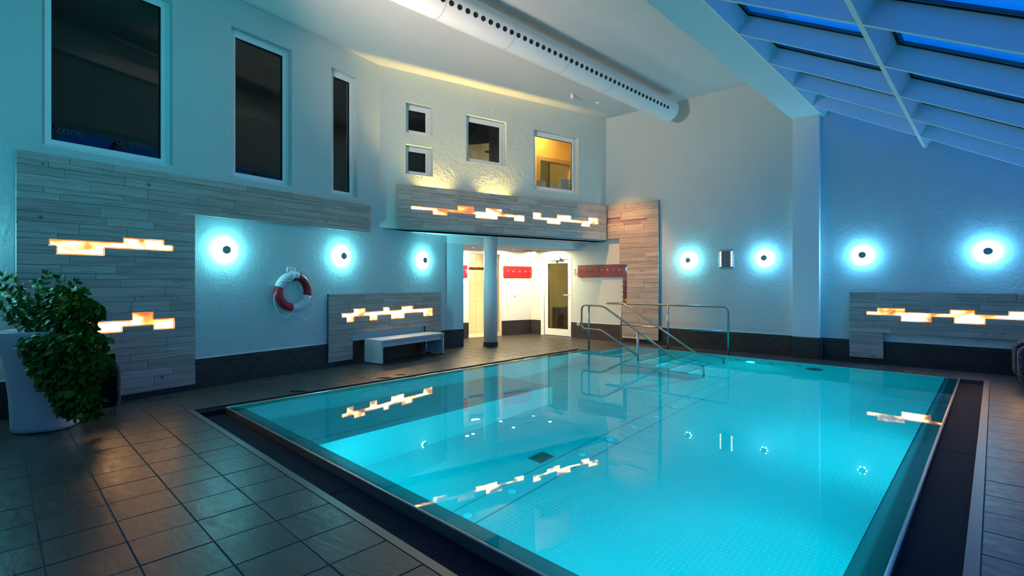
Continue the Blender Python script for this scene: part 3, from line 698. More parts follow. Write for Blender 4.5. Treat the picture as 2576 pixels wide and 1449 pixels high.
iG1 = [(.56, 3.12, 2.78, 2.84), (1.0, 1.31, 2.71, 2.78), (1.53, 1.90, 2.84, 2.93), (1.93, 2.45, 2.71, 2.78), (2.17, 2.56, 2.84, 2.93), (2.86, 3.12, 2.71, 2.78)]
iG2 = [(3.35, 5.24, 2.78, 2.84), (3.35, 3.57, 2.84, 2.93), (3.73, 4.10, 2.71, 2.78), (4.01, 4.41, 2.84, 2.93), (4.71, 4.98, 2.71, 2.78), (4.94, 5.24, 2.84, 2.93)]
pG = panel(FB, 'grey planked panel high on the gallery wall with two glowing inserts', RG, lambda z: [(.30, tB_C[0] - .10)], [iG1, iG2], .10, .022, [flame('glow_d', 12.3, FS), flame('glow_e', 15.1, FS)])
MB().box(.32, tB_C[0] - .12, -.10, -.085, 2.42, 3.225).build('back_board', M_backing, pG)
m = MB()
for x in (.6, 2.0, 3.4, 4.8): m.box(x - .02, x + .02, -.085, 0, 2.5, 3.1)
m.build('batten', M_backing, pG)
for x in (1.08, 2.45):
    MB().box(x - .05, x + .05, -.075, -.02, 2.86, 2.91).build('uplight', M_chrome, pG)
    spot('uplight_beam', FB.w(x, -.05, 2.93), FB.w(x, -.075, 4.2), 210, (1, .66, .14), 118, .7, .015)
spot('uplight_beam', FB.w(5.35, -.045, 3.15), FB.w(5.35, -.06, 4.2), 2, (1, .7, .25), 40, .9, .02)
zs = [3.26]
seqs = [(3.26, 2.95), (2.95, 2.87), (2.87, 2.81), (2.81, 2.75), (2.75, 2.45), (2.45, 1.825), (1.825, .925), (.925, .095)]
zs = [3.26, 3.14, 3.08, 2.95, 2.87, 2.81, 2.75, 2.62, 2.53, 2.45]
for a, b in seqs[5:]:
    z = a; pick = []
    while z - b > .16: s = random.choice((.06, .09, .12, .12)); z -= s; pick.append(s)
    pick.append(z - b) if z - b <= .13 else pick.extend([(z - b) / 2] * 2)
    z = a
    for s in pick: z -= s; zs.append(z)
    zs[-1] = b
def regC(z):
    if z > 2.45: return [(.16, 1.64)]
    if z > 1.825: return [(.66, 1.64)]
    if z > .925: return [(.86, 1.64)]
    return [(.71, 1.64)]
panel(FC, 'tall warm lit planked panel in the far corner, unlit stepped recess near its top', zs, regC, [[(.33, .69, 2.81, 2.95), (.69, 1.37, 2.81, 2.87), (.78, 1.22, 2.75, 2.81)]], .06, .022, [simple('mauve_glass', (.30, .20, .22), .3)], lit=False)
cs = thing('added_spotlight', 'added ceiling spotlight that turns the tall corner panel orange', 'spotlight'); cp_ = FC.w(.55, -1.9, ZC); cs.location = cp_  # made-up fixture, added because the inserts alone leave the wood grey
MB().lathe([(.035, 0), (.035, -.09), (.028, -.10)], 16).build('lamp_body', M_paint, cs)
spot('added_warm_beam', (cp_.x, cp_.y, ZC - .13), FC.w(1.0, -.08, 1.75), 800, (1, .42, .11), 40, .9, .03)
RR = [1.24, 1.11, 1.05, .965, .90, .84, .75, .62, .535, .45, .33, .24, .17, .09]
iR = [(5.47, 7.75, .84, .90), (5.62, 6.0, .90, .965), (5.95, 6.34, .75, .84), (6.57, 6.86, .90, .965), (6.62, 6.98, .75, .84), (7.24, 7.55, .90, .965)]
panel(FC, 'low planked panel on the far wall right of the pilaster', RR, lambda z: [(5.22, 8.25)] if z > .535 else [(5.22, 5.71), (7.9, 8.25)], [iR], .04, .022, [flame('glow_f', 21.7, FS)])

# ================================================================== WALL LAMPS
M_glow = lamp_mat('lamp_glow', (.25, .9, 1.0), 24)
M_glowb = lamp_mat('lamp_glow_blue', (.35, .8, 1.0), 24)
def wall_lamp(fr, x, z, label, glow, c, power):
    t = thing('wall_lamp', label, 'wall lamp', fr, x, 0, z, group='round wall lamps')
    MB().lathe([(.058, 0), (.058, -.012), (.05, -.014)], 28, 'y').build('base_disc', M_paint, t)
    MB().lathe([(.040, -.014), (.040, -.066)], 24, 'y').build('diffuser', glow, t)
    MB().lathe([(.044, -.066), (.057, -.068), (.057, -.078), (.05, -.085)], 28, 'y').build('cap', M_puck, t)
    for q in range(6):
        a = q * pi / 3
        d = bpy.data.lights.new('lamp_ring', 'POINT'); d.energy = power / 6; d.color = c; d.shadow_soft_size = .012
        o = bpy.data.objects.new('lamp_ring', d); col.objects.link(o); o.location = fr.w(x + .056 * cos(a), -.048, z + .056 * sin(a))
CY = (.18, .78, .90); BL = (.14, .60, 1.0); LP = 46
LM = [(FA, -.9, 'between the plant and the left edge', CY), (FA, 1.25, 'left of the lifebuoy', CY), (FA, 3.17, 'right of the lifebuoy, above the bench panel corner', CY), (FA, 5.12, 'farthest on the left wall, beside the corridor', CY),
      (FC, 2.31, 'nearest to the tall planked panel', CY), (FC, 3.82, 'between emergency light and pilaster', BL), (FC, 5.41, 'first right of the pilaster', BL), (FC, 7.01, 'second right of the pilaster, above the low glowing panel', BL)]
for fr, x, w, c in LM[1:]:
    wall_lamp(fr, x, 1.85 if fr is FA else 1.885, 'round grey capped wall lamp, ' + w, M_glow if c is CY else M_glowb, c, LP)
wall_lamp(FA, -1.45, 1.85, 'round puck wall lamp outside the left edge of the picture', M_glow, CY, LP * 1.5)
# emergency light fixture
e = thing('emergency_light', 'grey emergency light with two columns of small white cells, between two wall lamps', 'emergency light', FC, 3.09, 0, 1.885)
MB().cbox(-.15, .15, -.03, 0, -.18, .18, .006).build('back_plate', simple('alu', (.35, .38, .40), .35, .7), e)
m = MB()
for q in range(9):
    pass
m.prism([(-.085, -.165), (.085, -.165), (.085, .165), (-.085, .165)], -.05, -.03); m.build('housing', simple('alu_dark', (.14, .16, .18), .4, .5), e)
Mcell = lamp_mat('cell_glow', (1, .93, .75), 7)
for sx_ in (-.112, .112):
    for q in range(7): MB().box(sx_ - .014, sx_ + .014, -.034, -.03, -.148 + q * .0455, -.120 + q * .0455).build('light_cell', Mcell, e)
MB().lathe([(.007, -.053), (.007, -.05)], 10, 'y', (.045, 0, -.14)).build('test_button', M_black, e)

# ================================================================== LIFEBUOY
lb = thing('lifebuoy', 'red and white lifebuoy with rope hanging on the left wall', 'lifebuoy', FA, 2.235, -.085, 1.262)
R0, r0 = .243, .062
def arc(a0, a1, rad, n=18, R=R0): return [(R * cos(radians(a0 + (a1 - a0) * i / n)), 0, R * sin(radians(a0 + (a1 - a0) * i / n))) for i in range(n + 1)]
for a0, a1, mt, lab in ((74, 164, M_whitebuoy, 'white segment'), (164, 262, M_redbuoy, 'red segment'), (262, 345, M_whitebuoy, 'white segment'), (-15, 74, M_redbuoy, 'red segment')):
    MB().tube(arc(a0, a1, r0), r0, 20, cap=True).build('ring_segment', mt, lb, label=lab)
MB().tube(arc(76, 95, r0), r0 + .004, 20).build('band', M_whitebuoy, lb)
MB().box(-.02, .06, -.055, .05, .165, .21).build('bracket', M_gasket, lb)
def rope(pts, r=.0055):
    P = [Vector(p) for p in pts]; out = []
    for i in range(len(P) - 1):
        p0, p1, p2, p3 = P[max(i - 1, 0)], P[i], P[i + 1], P[min(i + 2, len(P) - 1)]
        for s in range(6):
            t = s / 6; out.append(.5 * ((2 * p1) + (-p0 + p2) * t + (2 * p0 - 5 * p1 + 4 * p2 - p3) * t * t + (-p0 + 3 * p1 - 3 * p2 + p3) * t ** 3))
    out.append(P[-1]); return MB().tube(out, r, 7)
def zz(x, y): return ((x - 580) * .000667, -.068, (750 - y) * .000667)
rope([zz(110, 735), zz(60, 850), zz(65, 1000), zz(130, 1170), zz(240, 1300), zz(350, 1325), zz(450, 1262), zz(500, 1250)]).build('rope', M_rope, lb)
rope([zz(500, 1250), zz(580, 1275), zz(700, 1360), zz(820, 1400), zz(920, 1360), zz(990, 1220), zz(1020, 1020), zz(1022, 880)]).build('rope', M_rope, lb)
rope([zz(720, 250), zz(820, 270), zz(950, 370), zz(1080, 520), zz(1150, 670), zz(1120, 720), zz(1040, 765)]).build('rope', M_rope, lb)
rope([zz(555, 215), zz(560, 330), zz(540, 420), zz(470, 490), zz(350, 512), zz(200, 520), zz(130, 590)]).build('rope', M_rope, lb)
hp = thing('hanger_plate', 'small white square plate with screws above the lifebuoy', 'wall hook', FA, 2.215, 0, 1.60)
MB().cbox(-.04, .04, -.018, 0, -.036, .036, .008).build('plate', M_pvc, hp)
for x, z in ((-.02, -.012), (0, .016), (.022, -.008)): MB().lathe([(.006, -.02), (.006, -.017)], 8, 'y', (x, 0, z)).build('screw', M_black, hp)
MB().tube([(.0, -.01, -.03), (.0, -.09, -.035), (0, -.1, -.02)], .006, 6).build('peg', M_pvc, hp)

# ================================================================== BENCH
b = thing('bench', 'white slatted bench standing before the planked wall panel', 'bench', FA, 4.36, -.33, 0)
hl, hw, bh = .79, .22, .415
for q in range(5):
    y0 = -hw + q * .088
    MB().box(-hl, hl, y0 + .0015, y0 + .0865, bh - .035, bh).build('seat_board', M_bench, b)
    for s in (-1, 1):
        x0, x1 = (-hl, -hl + .035) if s < 0 else (hl - .035, hl)
        MB().box(x0, x1, y0 + .0015, y0 + .0865, .018, bh - .036).build('leg_board', M_bench, b)
MB().box(-hl + .04, hl - .04, -hw + .03, -hw + .055, bh - .125, bh - .037).build('apron', M_bench, b)
MB().box(-hl + .04, hl - .04, hw - .055, hw - .03, bh - .125, bh - .037).build('apron', M_bench, b)
for s in (-1, 1):
    for y in (-.17, .17): MB().box(s * (hl - .018) - .015, s * (hl - .018) + .015, y - .03, y + .03, 0, .018).build('foot', M_gasket, b)

# ================================================================== CEILING DUCT
p0, p1 = Vector((3.33, 10.64)), Vector((-.99, 6.48)); FD = Fr(p1 + (p1 - p0) * .9, (p0 - p1)); Ld = (p0 - p1).length * 1.9
du = thing('air_duct', 'long round white air duct under the ceiling with a row of nozzle holes', 'duct', FD, 0, 0, 5.05)
rd = .222
seams = [0]; x = .55
while x < Ld - .3: seams.append(x); x += 1.22
seams.append(Ld)
for a, b_ in zip(seams, seams[1:]): MB().lathe([(rd, a + .003), (rd, b_ - .003)], 48, 'x', cap=False).build('duct_section', M_paint, du)
for s in seams[1:-1]: MB().lathe([(rd - .004, s - .006), (rd - .0015, s), (rd - .004, s + .006)], 48, 'x', cap=False).build('seam', simple('seam', (.3, .32, .33), .6), du)
MB().lathe([(rd, 0), (rd - .02, .012), (.0001, .014)], 48, 'x', (Ld, 0, 0)).build('end_cap', M_paint, du)
MB().lathe([(rd, 0), (.0001, -.01)], 48, 'x', (0, 0, 0)).build('end_cap', M_paint, du)
hole = None; ang = radians(202)
N = 0; x = Ld - .42
while x > 1.6 and N < 80:
    if hole is None:
        m = MB(); k = len(m.v); nn = 16
        for q in range(nn):
            t = 2 * pi * q / nn; s_ = .040 * cos(t); a = ang + .034 * sin(t) / rd; m.v.append((s_, -(rd + .0012) * -cos(a) * 1, (rd + .0012) * sin(a)))
        m.v.append((0, (rd - .0005 + .0012) * cos(ang), (rd + .0012) * sin(ang)))
        for q in range(nn): m.f.append((q, (q + 1) % nn, nn)); m.sm.append(False)
        hole = m.build('nozzle_hole', M_black, du, fix=False); hole.location = (x, 0, 0)
    else:
        o = hole.copy(); col.objects.link(o); o.location = (x, 0, 0)
    x -= .1335; N += 1
for q in range(6):
    pass
for x, y, w in ((-.62, 7.95, 'left of the duct'), (1.9, 11.1, 'right of the gallery windows')):
    t = thing('smoke_detector', 'small white smoke detector on the ceiling ' + w, 'detector'); t.location = (x, y, ZC); MB().lathe([(.05, 0), (.05, -.02), (.03, -.035)], 20).build('body', M_paint, t)

# ================================================================== SKYLIGHT
sk = thing('skylight', 'sloping glass roof with deep white coffers', None, kind='structure'); sk.rotation_euler = (0, 0, 0)
sl = math.atan(SL); nv = Vector((sin(sl), cos(sl)))     # (v, z) direction across the glass, upwards
dv = Vector((cos(sl), -sin(sl)))                        # down the slope
DP = .225
def SKP(u, s, d):  # s metres down the slope from the beam edge, d above the lower plane
    v = V_S1 + dv.x * s + nv.x * d; z = Z_S + dv.y * s + nv.y * d; return PW(u, v, z)
def skbox(name, u0, u1, s0, s1, d0, d1, mat, label=None):
    c = [SKP(u, s, d_) for u in (u0, u1) for s in (s0, s1) for d_ in (d0, d1)]
    m = MB(); m.v = [tuple(p) for p in c]; m.f = [(0, 1, 3, 2), (4, 6, 7, 5), (0, 4, 5, 1), (2, 3, 7, 6), (0, 2, 6, 4), (1, 5, 7, 3)]; m.sm = [False] * 6
    return m.build(name, mat, sk, label=label)
pitch_s = (5.39 - V_S1) / dv.x
fins = [8.82 - .845 - 1.148 * i for i in range(0, 11)]
purl = [0.02, pitch_s, 2 * pitch_s]
send = (8.0 - V_S1) / dv.x
for i, s in enumerate(purl): skbox('purlin', -4.2, 8.9, s - .028, s + .028, 0, DP, M_paint)
bays = list(zip(purl, purl[1:] + [send]))
for u in fins:
    for a, b_ in bays: skbox('rafter', u - .022, u + .022, a + .028, b_ - .028, 0.0, DP, M_paint)
us = [8.9] + fins
for u1, u0 in zip(us, us[1:]):
    for a, b_ in bays:
        ua, ub, sa, sb = u0 + .022, u1 - .022, a + .028, b_ - .028
        g = .018
        for q in ((ua, ua + g, sa, sb), (ub - g, ub, sa, sb), (ua, ub, sa, sa + g), (ua, ub, sb - g, sb)): skbox('gasket', *q, DP - .012, DP + .0, M_black)
        for q in ((ua + g, ua + g + .04, sa, sb), (ub - g - .04, ub - g, sa, sb), (ua, ub, sa, sa + .05), (ua, ub, sb - .05, sb)): skbox('glazing_bar', *q, DP + .001, DP + .02, simple('navy_bar', (.05, .10, .16), .5) if 'navy_bar' not in bpy.data.materials else bpy.data.materials['navy_bar'])
        skbox('pane', ua - .02, ub + .02, sa - .02, sb + .02, DP + .022, DP + .03, M_glasssky)

# ================================================================== POOL
pool = thing('swimming_pool', 'stainless steel swimming pool set into the tiled deck', 'swimming pool', PO, 0, 0, 0)
D = -1.35; VW, UN, UF, VR = .15, .15, 7.96, 5.70
base = MB().box(VW - .02, VR + .02, UN - .02, UF + .02, D - .03, D); base.build('pool_floor', M_poolsteel, pool)
w = MB()
w.quad((VW, UN, D), (VR, UN, D), (VR, UN, -.05), (VW, UN, -.05)); w.quad((VR, UN, D), (VR, UF, D), (VR, UF, -.02), (VR, UN, -.05))
w.quad((VR, UF, D), (CH_V, UF, D), (CH_V, UF, -.0), (VR + .16, UF, -.0)); w.quad((VW, CH_U, D), (VW, UN, D), (VW, UN, -.05), (VW, CH_U, -.05))
w.quad((VW, CH_U, D), (CH_V, CH_U, D), (CH_V, CH_U, 0), (VW, CH_U, 0)); w.quad((CH_V, CH_U, D), (CH_V, UF, D), (CH_V, UF, 0), (CH_V, CH_U, 0))
w.quad((VR, UF, -.02), (VR + .16, UF, -.02), (VR + .16, UF, 0), (VR, UF, 0))
w.build('pool_wall', M_poolsteel, pool, fix=False)
# rim: outer lip, sloped submerged ledge
r = MB()
def rimq(a, b, c, d_): r.quad(a, b, c, d_)
rimq((0, 0, 0), (5.86, 0, 0), (VR, UN, -.05), (VW, UN, -.05)); rimq((5.86, 0, 0), (5.86, UF, 0), (VR, UF, -.05), (VR, UN, -.05)); rimq((0, 0, 0), (VW, UN, -.05), (VW, CH_U, -.05), (0, CH_U, 0))
r.build('overflow_edge', M_rim, pool, fix=False)
r = MB(); r.tube([(0, 6.74, -.004), (0, 0, -.004), (5.86, 0, -.004), (5.86, UF, -.004)], .006, 8); r.build('edge_bead', M_steel, pool)
r = MB(); r.box(-.006, 5.866, -.008, -.001, -.16, -.004); r.box(-.008, -.001, -.008, 6.74, -.16, -.004); r.box(5.861, 5.868, -.008, UF, -.16, -.004); r.build('outer_face', M_rim, pool)
# channels, slatted grates, outer steel strips
ch = MB(); ch.box(-.13, 6.12, -.29, -.008, -.18, -.17); ch.box(-.13, -.008, -.01, 6.74, -.18, -.17); ch.box(5.868, 6.12, -.01, UF, -.18, -.17); ch.build('gutter', M_black, pool)
M_slat = simple('grate_slat', (.006, .010, .024), .6, spec=.1)
def grate(axis, a0, a1, b0, b1, z, label, pitch=.0125):
    t = thing('overflow_grate', label, 'grate', PO, 0, 0, 0, group='overflow grates'); m = MB(); x = a0
    while x < a1 - .008:
        if axis == 'v': m.box(x, x + .0075, b0, b1, z - .012, z)
        else: m.box(b0, b1, x, x + .0075, z - .012, z)
        x += pitch
    m.build('slats', M_slat, t, kind='stuff', fix=False)
    m = MB()
    for f in (.12, .5, .88):
        c = b0 + (b1 - b0) * f
        if axis == 'v': m.box(a0, a1, c - .004, c + .004, z - .024, z - .012)
        else: m.box(c - .004, c + .004, a0, a1, z - .024, z - .012)
    m.build('carrier', M_slat, t); return t
for a, b_, w_ in ((0.0, 2.9, 'near left edge, far half'), (2.91, 6.12, 'near left edge, in the foreground')): grate('v', a, b_, -.288, -.012, -.072, 'black slatted overflow grate along the pool edge, ' + w_)
for a, b_, w_ in ((-.0, 3.9, 'right edge, in the foreground'), (3.91, 7.93, 'right edge, far half')): grate('u', a, b_, 5.872, 6.118, -.05, 'black slatted overflow grate along the pool edge, ' + w_)
grate('u', -.288, 6.73, -.128, -.012, -.022, 'narrow slatted overflow grate along the left pool edge')
def strip(label, x0, x1, y0, y1):
    t = thing('edge_strip', label, 'edge strip', PO, 0, 0, 0, group='steel edge strips'); MB().box(x0, x1, y0, y1, -.15, .001).build('strip', M_strip, t); return t
strip('long steel edging strip between foreground tiles and near grate', -.155, 6.18, -.343, -.29); strip('steel edging strip between right grate and right tiles', 6.12, 6.178, -.29, UF); strip('thin steel edging strip along the left grate', -.153, -.13, -.29, 6.74)
t = thing('edge_strip', 'thin pale edging strip at the far end of the right grate', 'edge strip', PO, 0, 0, 0, group='steel edge strips'); MB().box(5.86, 6.18, UF, UF + .022, -.15, .001).build('strip', M_strip, t)
# bench lounger on the left side
BE = 3.82; ZB = -.45
m = MB(); m.box(VW, 1.6, UN, BE, D, ZB); m.build('underwater_bench', M_poolsteel, pool)
m = MB(); m.quad((VW, UN, -.05), (VW, BE, -.05), (.47, BE, ZB), (.47, UN, ZB)); m.poly([(VW, BE, -.05), (.47, BE, ZB), (VW, BE, ZB)]); m.build('backrest_slope', M_poolsteel, pool, fix=False)
for vv, ww, hh in ((.95, .006, .004), (1.43, .012, .003)): MB().box(vv - ww / 2, vv + ww / 2, UN, BE, ZB, ZB + hh).build('weld_seam', M_steel if vv < 1 else M_grille, pool)
MB().tube([(1.6, UN, ZB), (1.6, BE, ZB)], .012, 8).build('bench_nosing', M_poolsteel, pool)
def jet(v, u, z, r_, nrm):
    m = MB(); m.lathe([(r_, 0), (r_, .004), (r_ * .9, .006)], 24); m.lathe([(r_ * .16, .006), (r_ * .16, .009)], 10)
    o = m.build('massage_jet', M_poolsteel, pool); o.location = (v, u, z); o.rotation_euler = Vector(nrm).to_track_quat('Z', 'Y').to_euler()
    m = MB(); m.tube([(r_ * 1.0 * cos(q * pi / 12), r_ * 1.0 * sin(q * pi / 12), .004) for q in range(24)], .0025, 5, closed=True); o2 = m.build('jet_ring', M_grille, pool); o2.location = o.location; o2.rotation_euler = o.rotation_euler
for u_ in (.23, 2.0): jet(.26, u_, -.185, .06, (.78, 0, .62))
for u_, z_ in ((4.3, -.3), (4.9, -.3), (5.5, -.3), (6.1, -.3), (5.2, -.55), (5.9, -.55)): jet(VW, u_, z_, .07, (1, 0, 0))
# tread bumps, real relief
bm_v = []; bm_f = []; pit = .0425
def dome(x, y):
    k = len(bm_v); rr, hh = .0085, .0042
    for q in range(6): a = pi * q / 3; bm_v.append((x + rr * cos(a), y + rr * sin(a), D))
    for q in range(6): a = pi * q / 3; bm_v.append((x + rr * .55 * cos(a), y + rr * .55 * sin(a), D + hh))
    for q in range(6): bm_f.append((k + q, k + (q + 1) % 6, k + 6 + (q + 1) % 6, k + 6 + q))
    bm_f.append(tuple(k + 6 + q for q in range(6)))
yy = UN + .04
while yy < UF - .03:
    xx = 1.64 if yy < BE + .05 else VW + .03
    while xx < VR - .03:
        if not (2.86 < xx < 3.14) and not (yy > 6.70 and xx < 2.62): dome(xx, yy)
        xx += pit
    yy += pit
me = bpy.data.meshes.new('tread_bumps'); me.from_pydata(bm_v, [], bm_f); me.materials.append(M_poolsteel); me.polygons.foreach_set('use_smooth', [True] * len(bm_f))
o = bpy.data.objects.new('tread_bumps', me); col.objects.link(o); o.parent = pool; o['kind'] = 'stuff'
for a, b_ in ((UN, .84), (.85, 2.80), (2.81, 4.75), (4.76, 6.9), (6.91, UF - .01)): MB().box(2.875, 3.125, a + .004, b_, D, D + .006).build('floor_channel_cover', M_poolsteel, pool)
for q in range(14):
    u_ = .43 + .545 * q
    m = MB(); m.lathe([(.038, D + .006), (.038, D + .016), (.03, D + .02)], 20, 'z', (3.0, u_, 0)); m.build('inlet_disc', simple('inlet_white', (.85, .88, .88), .5) if 'inlet_white' not in bpy.data.materials else bpy.data.materials['inlet_white'], pool)
for vv, a, b_ in ((2.872, UN, UF), (3.128, UN, UF)): MB().box(vv - .002, vv + .002, a, b_, D + .001, D + .0075).build('weld_seam', M_grille, pool)
for u_ in (2.40, 5.35): MB().box(3.14, VR, u_ - .004, u_ + .004, D, D + .004).build('weld_seam', M_poolsteel, pool)
m = MB(); m.box(2.64, 2.82, 2.14, 2.37, D, D + .008)
m.build('floor_drain', simple('drain_plate', (.22, .26, .25), .5, .3), pool)
for q in range(8): MB().box(2.655 + q * .0205, 2.662 + q * .0205, 2.15, 2.36, D + .008, D + .010).build('drain_slot', M_black, pool)
g = MB(); g.lathe([(.135, 0), (.135, -.012)], 28, 'y', (4.0, UF, -.50)); g.build('suction_grille', M_grille, pool)
for q in range(9):
    a = -.11 + q * .0275; hgt = (.13 ** 2 - a * a) ** .5; MB().box(4.0 + a - .006, 4.0 + a + .006, UF - .016, UF - .012, -.50 - hgt, -.50 + hgt).build('grille_slot', M_black, pool)
for v_, z_ in ((3.32, -.36), (2.72, -.36), (3.78, -.3)): g = MB(); g.lathe([(.04, 0), (.04, -.01)], 16, 'y', (v_, UF, z_)); g.build('wall_inlet', M_grille, pool)
# steps in the far left corner
S0 = CH_V
for k_ in range(6):
    v1 = .735 + .305 * k_; ztop = -.27 - .168 * k_
    MB().box(S0 if k_ == 0 else v1 - .305, v1, CH_U + .03, UF, D, ztop).build('pool_step', M_poolsteel, pool)
    MB().box(v1 - .035, v1 + .004, CH_U + .03, UF, ztop, ztop + .005).build('step_nosing', M_steel, pool)
MB().box(2.265, 2.56, CH_U, UF, D, D + .03).build('pool_step', M_poolsteel, pool)
MB().box(S0, 2.56, CH_U - .01, CH_U + .03, D, D + .20).build('step_stringer', M_poolsteel, pool)
# underwater lamps
M_uw = lamp_mat('underwater_glow', (.25, .95, 1.0), 22)
UWC = (.0, .76, .90)
def uwlamp(v, u, z, tx, ty, power, tilt=-.35):
    d_ = Vector((tx, ty, 0)); m = MB(); m.lathe([(.10, 0), (.10, .012), (.085, .016)], 24); o = m.build('underwater_lamp', M_steel, pool); o.location = (v, u, z); o.rotation_euler = d_.to_track_quat('Z', 'Y').to_euler()
    m = MB(); m.lathe([(.075, .014), (.06, .022)], 20); o2 = m.build('lamp_lens', M_uw, pool); o2.location = (v, u, z); o2.rotation_euler = o.rotation_euler
    p = PO.w(v + tx * .06, u + ty * .06, z); q = PO.w(v + tx * 2, u + ty * 2, z + tilt * 2)
    area('underwater_beam', p, .16, power, UWC, target=q)
uwlamp(2.97, UF, -.43, 0, -1, 85, -.45)
uwlamp(VR, 1.6, -.6, -1, 0, 35, -.25)
uwlamp(VR, 4.6, -.6, -1, 0, 27, -.25)
uwlamp(2.3, UN, -.6, 0, 1, 13, -.3)
uwlamp(4.4, UN, -.6, 0, 1, 11, -.3)
# the water
m = MB(); m.poly([(.002, .002, 0), (5.858, .002, 0), (5.858, UF + .02, 0), (CH_V, UF + .02, 0), (CH_V, CH_U, 0), (.002, CH_U, 0)])
wt = m.build('pool_water', M_water, fix=False); PO.place(wt, 0, 0, -.004); wt['kind'] = 'stuff'; wt['label'] = 'still turquoise water filling the pool'; wt['category'] = 'water'
if wt.data.polygons[0].normal.z < 0: wt.data.flip_normals()

# ================================================================== HANDRAILS
def bend(pts, rad, n=6):
    P = [Vector(p) for p in pts]; out = [P[0]]
    for i in range(1, len(P) - 1):
        a, b_, c = P[i - 1], P[i], P[i + 1]; u1 = (a - b_); u2 = (c - b_); l = min(rad, u1.length * .49, u2.length * .49)
        s, e_ = b_ + u1.normalized() * l, b_ + u2.normalized() * l
        for q in range(n + 1): t = q / n; out.append((1 - t) ** 2 * s + 2 * t * (1 - t) * b_ + t * t * e_)
    out.append(P[-1]); return out
RR_ = .0205
h1 = thing('pool_handrail', 'double steel handrail on the near side of the pool steps', 'handrail', PO, 0, 6.80, 0, group='steel handrails at the pool steps')
MB().tube(bend([(2.54, 0, -.66), (.44, 0, .435), (-.045, 0, .435), (-.045, 0, .93), (.48, 0, .93), (2.12, 0, -.03), (2.56, 0, -.255), (2.57, 0, -1.3)], .11), RR_, 12).build('rail', M_rail, h1)
for v_, z0_, z1_ in ((.141, -.02, .93), (1.279, -.6, .462)): MB().tube([(v_, 0, z0_), (v_, 0, z1_)], RR_, 12).build('post', M_rail, h1)
h2 = thing('pool_handrail', 'steel railing with three posts on the far side of the pool steps', 'handrail', PO, 0, 8.02, 0, group='steel handrails at the pool steps')
MB().tube(bend([(2.48, -.10, -.95), (2.48, -.10, -.30), (2.02, -.11, -.05), (.30, -.11, .93), (-.2, -.11, .93), (-.2, 0, .93), (2.53, 0, .93), (2.53, 0, 0)], .10), RR_, 12).build('rail', M_rail, h2)
MB().tube([(.159, 0, .45), (2.53, 0, .45)], .016, 10).build('mid_rail', M_rail, h2)
for v_ in (.159, 1.288): MB().tube([(v_, 0, 0), (v_, 0, .93)], RR_, 12).build('post', M_rail, h2)

# ================================================================== PLANT
pl = thing('planter', 'tall white flared planter standing at the left edge', 'planter'); pc = Vector((-4.50, 4.85)); pl.location = (pc.x, pc.y, 0); pl.rotation_euler = (0, 0, .35)
m = MB(); prof = [(.20, .0), (.232, .012), (.238, .05), (.243, .18), (.25, .34), (.268, .52), (.298, .72), (.335, .92), (.340, .945), (.325, .95), (.312, .93), (.30, .86)]
k = 0; nn = 48
for (r_, z_) in prof:
    for q in range(nn):
        a = 2 * pi * q / nn; c_s = (abs(cos(a)) ** 2.6 + abs(sin(a)) ** 2.6) ** (-1 / 2.6); m.v.append((r_ * c_s * cos(a), r_ * c_s * sin(a), z_))
for i in range(len(prof) - 1):
    for q in range(nn): m.f.append((i * nn + q, i * nn + (q + 1) % nn, (i + 1) * nn + (q + 1) % nn, (i + 1) * nn + q)); m.sm.append(True)
m.f.append(tuple(reversed(range(nn)))); m.sm.append(False)
m.build('pot', M_pot, pl)
MB().lathe([(.31, .87), (.2, .885), (.001, .89)], 30).build('soil', M_soil, pl)
def leafmesh(w, l, fold, droop, seg=5, heart=True):
    m = MB(); rows = []
    for i in range(seg + 1):
        t = i / seg
        ww = w * (sin(pi * min(1, t * .92 + .08)) ** (.75 if heart else .9)) * (1.15 - .45 * t if heart else 1)
        if i == seg: ww = .0006
        z = -droop * t * t * l; rows.append(((-ww, t * l, z + fold * ww), (0, t * l, z), (ww, t * l, z + fold * ww)))
    for rr in rows: m.v += list(rr)
    for i in range(seg):
        for j in range(2): a = i * 3 + j; m.f.append((a, a + 1, a + 4, a + 3)); m.sm.append(True)
    return m
rnd = random.Random(11)
def make_leafset(root, name, mat, protos, xforms, limit, stuffname):
    me_ = []
    for p in protos:
        me = bpy.data.meshes.new(name); me.from_pydata(p.v, [], p.f); me.materials.append(mat); me.polygons.foreach_set('use_smooth', p.sm); me_.append(me)
    xs_ = sorted(xforms, key=lambda q: -q[2])
    for (k_, M_, s_) in xs_[:limit]:
        o = bpy.data.objects.new(name, me_[k_]); col.objects.link(o); o.parent = root; o.matrix_local = M_
    m = MB()
    for (k_, M_, s_) in xs_[limit:]:
        p = protos[k_]; b0 = len(m.v); m.v += [tuple(M_ @ Vector(v_)) for v_ in p.v]; m.f += [tuple(i + b0 for i in f) for f in p.f]; m.sm += p.sm
    if m.v: m.build(stuffname, mat, root, kind='stuff', fix=False)
def look(dirn, up, s, loc):
    y = Vector(dirn).normalized(); x = y.cross(Vector(up)).normalized(); z = x.cross(y); M_ = Matrix((x, y, z)).transposed().to_4x4(); M_ = Matrix.Translation(loc) @ M_ @ Matrix.Scale(s, 4); return M_
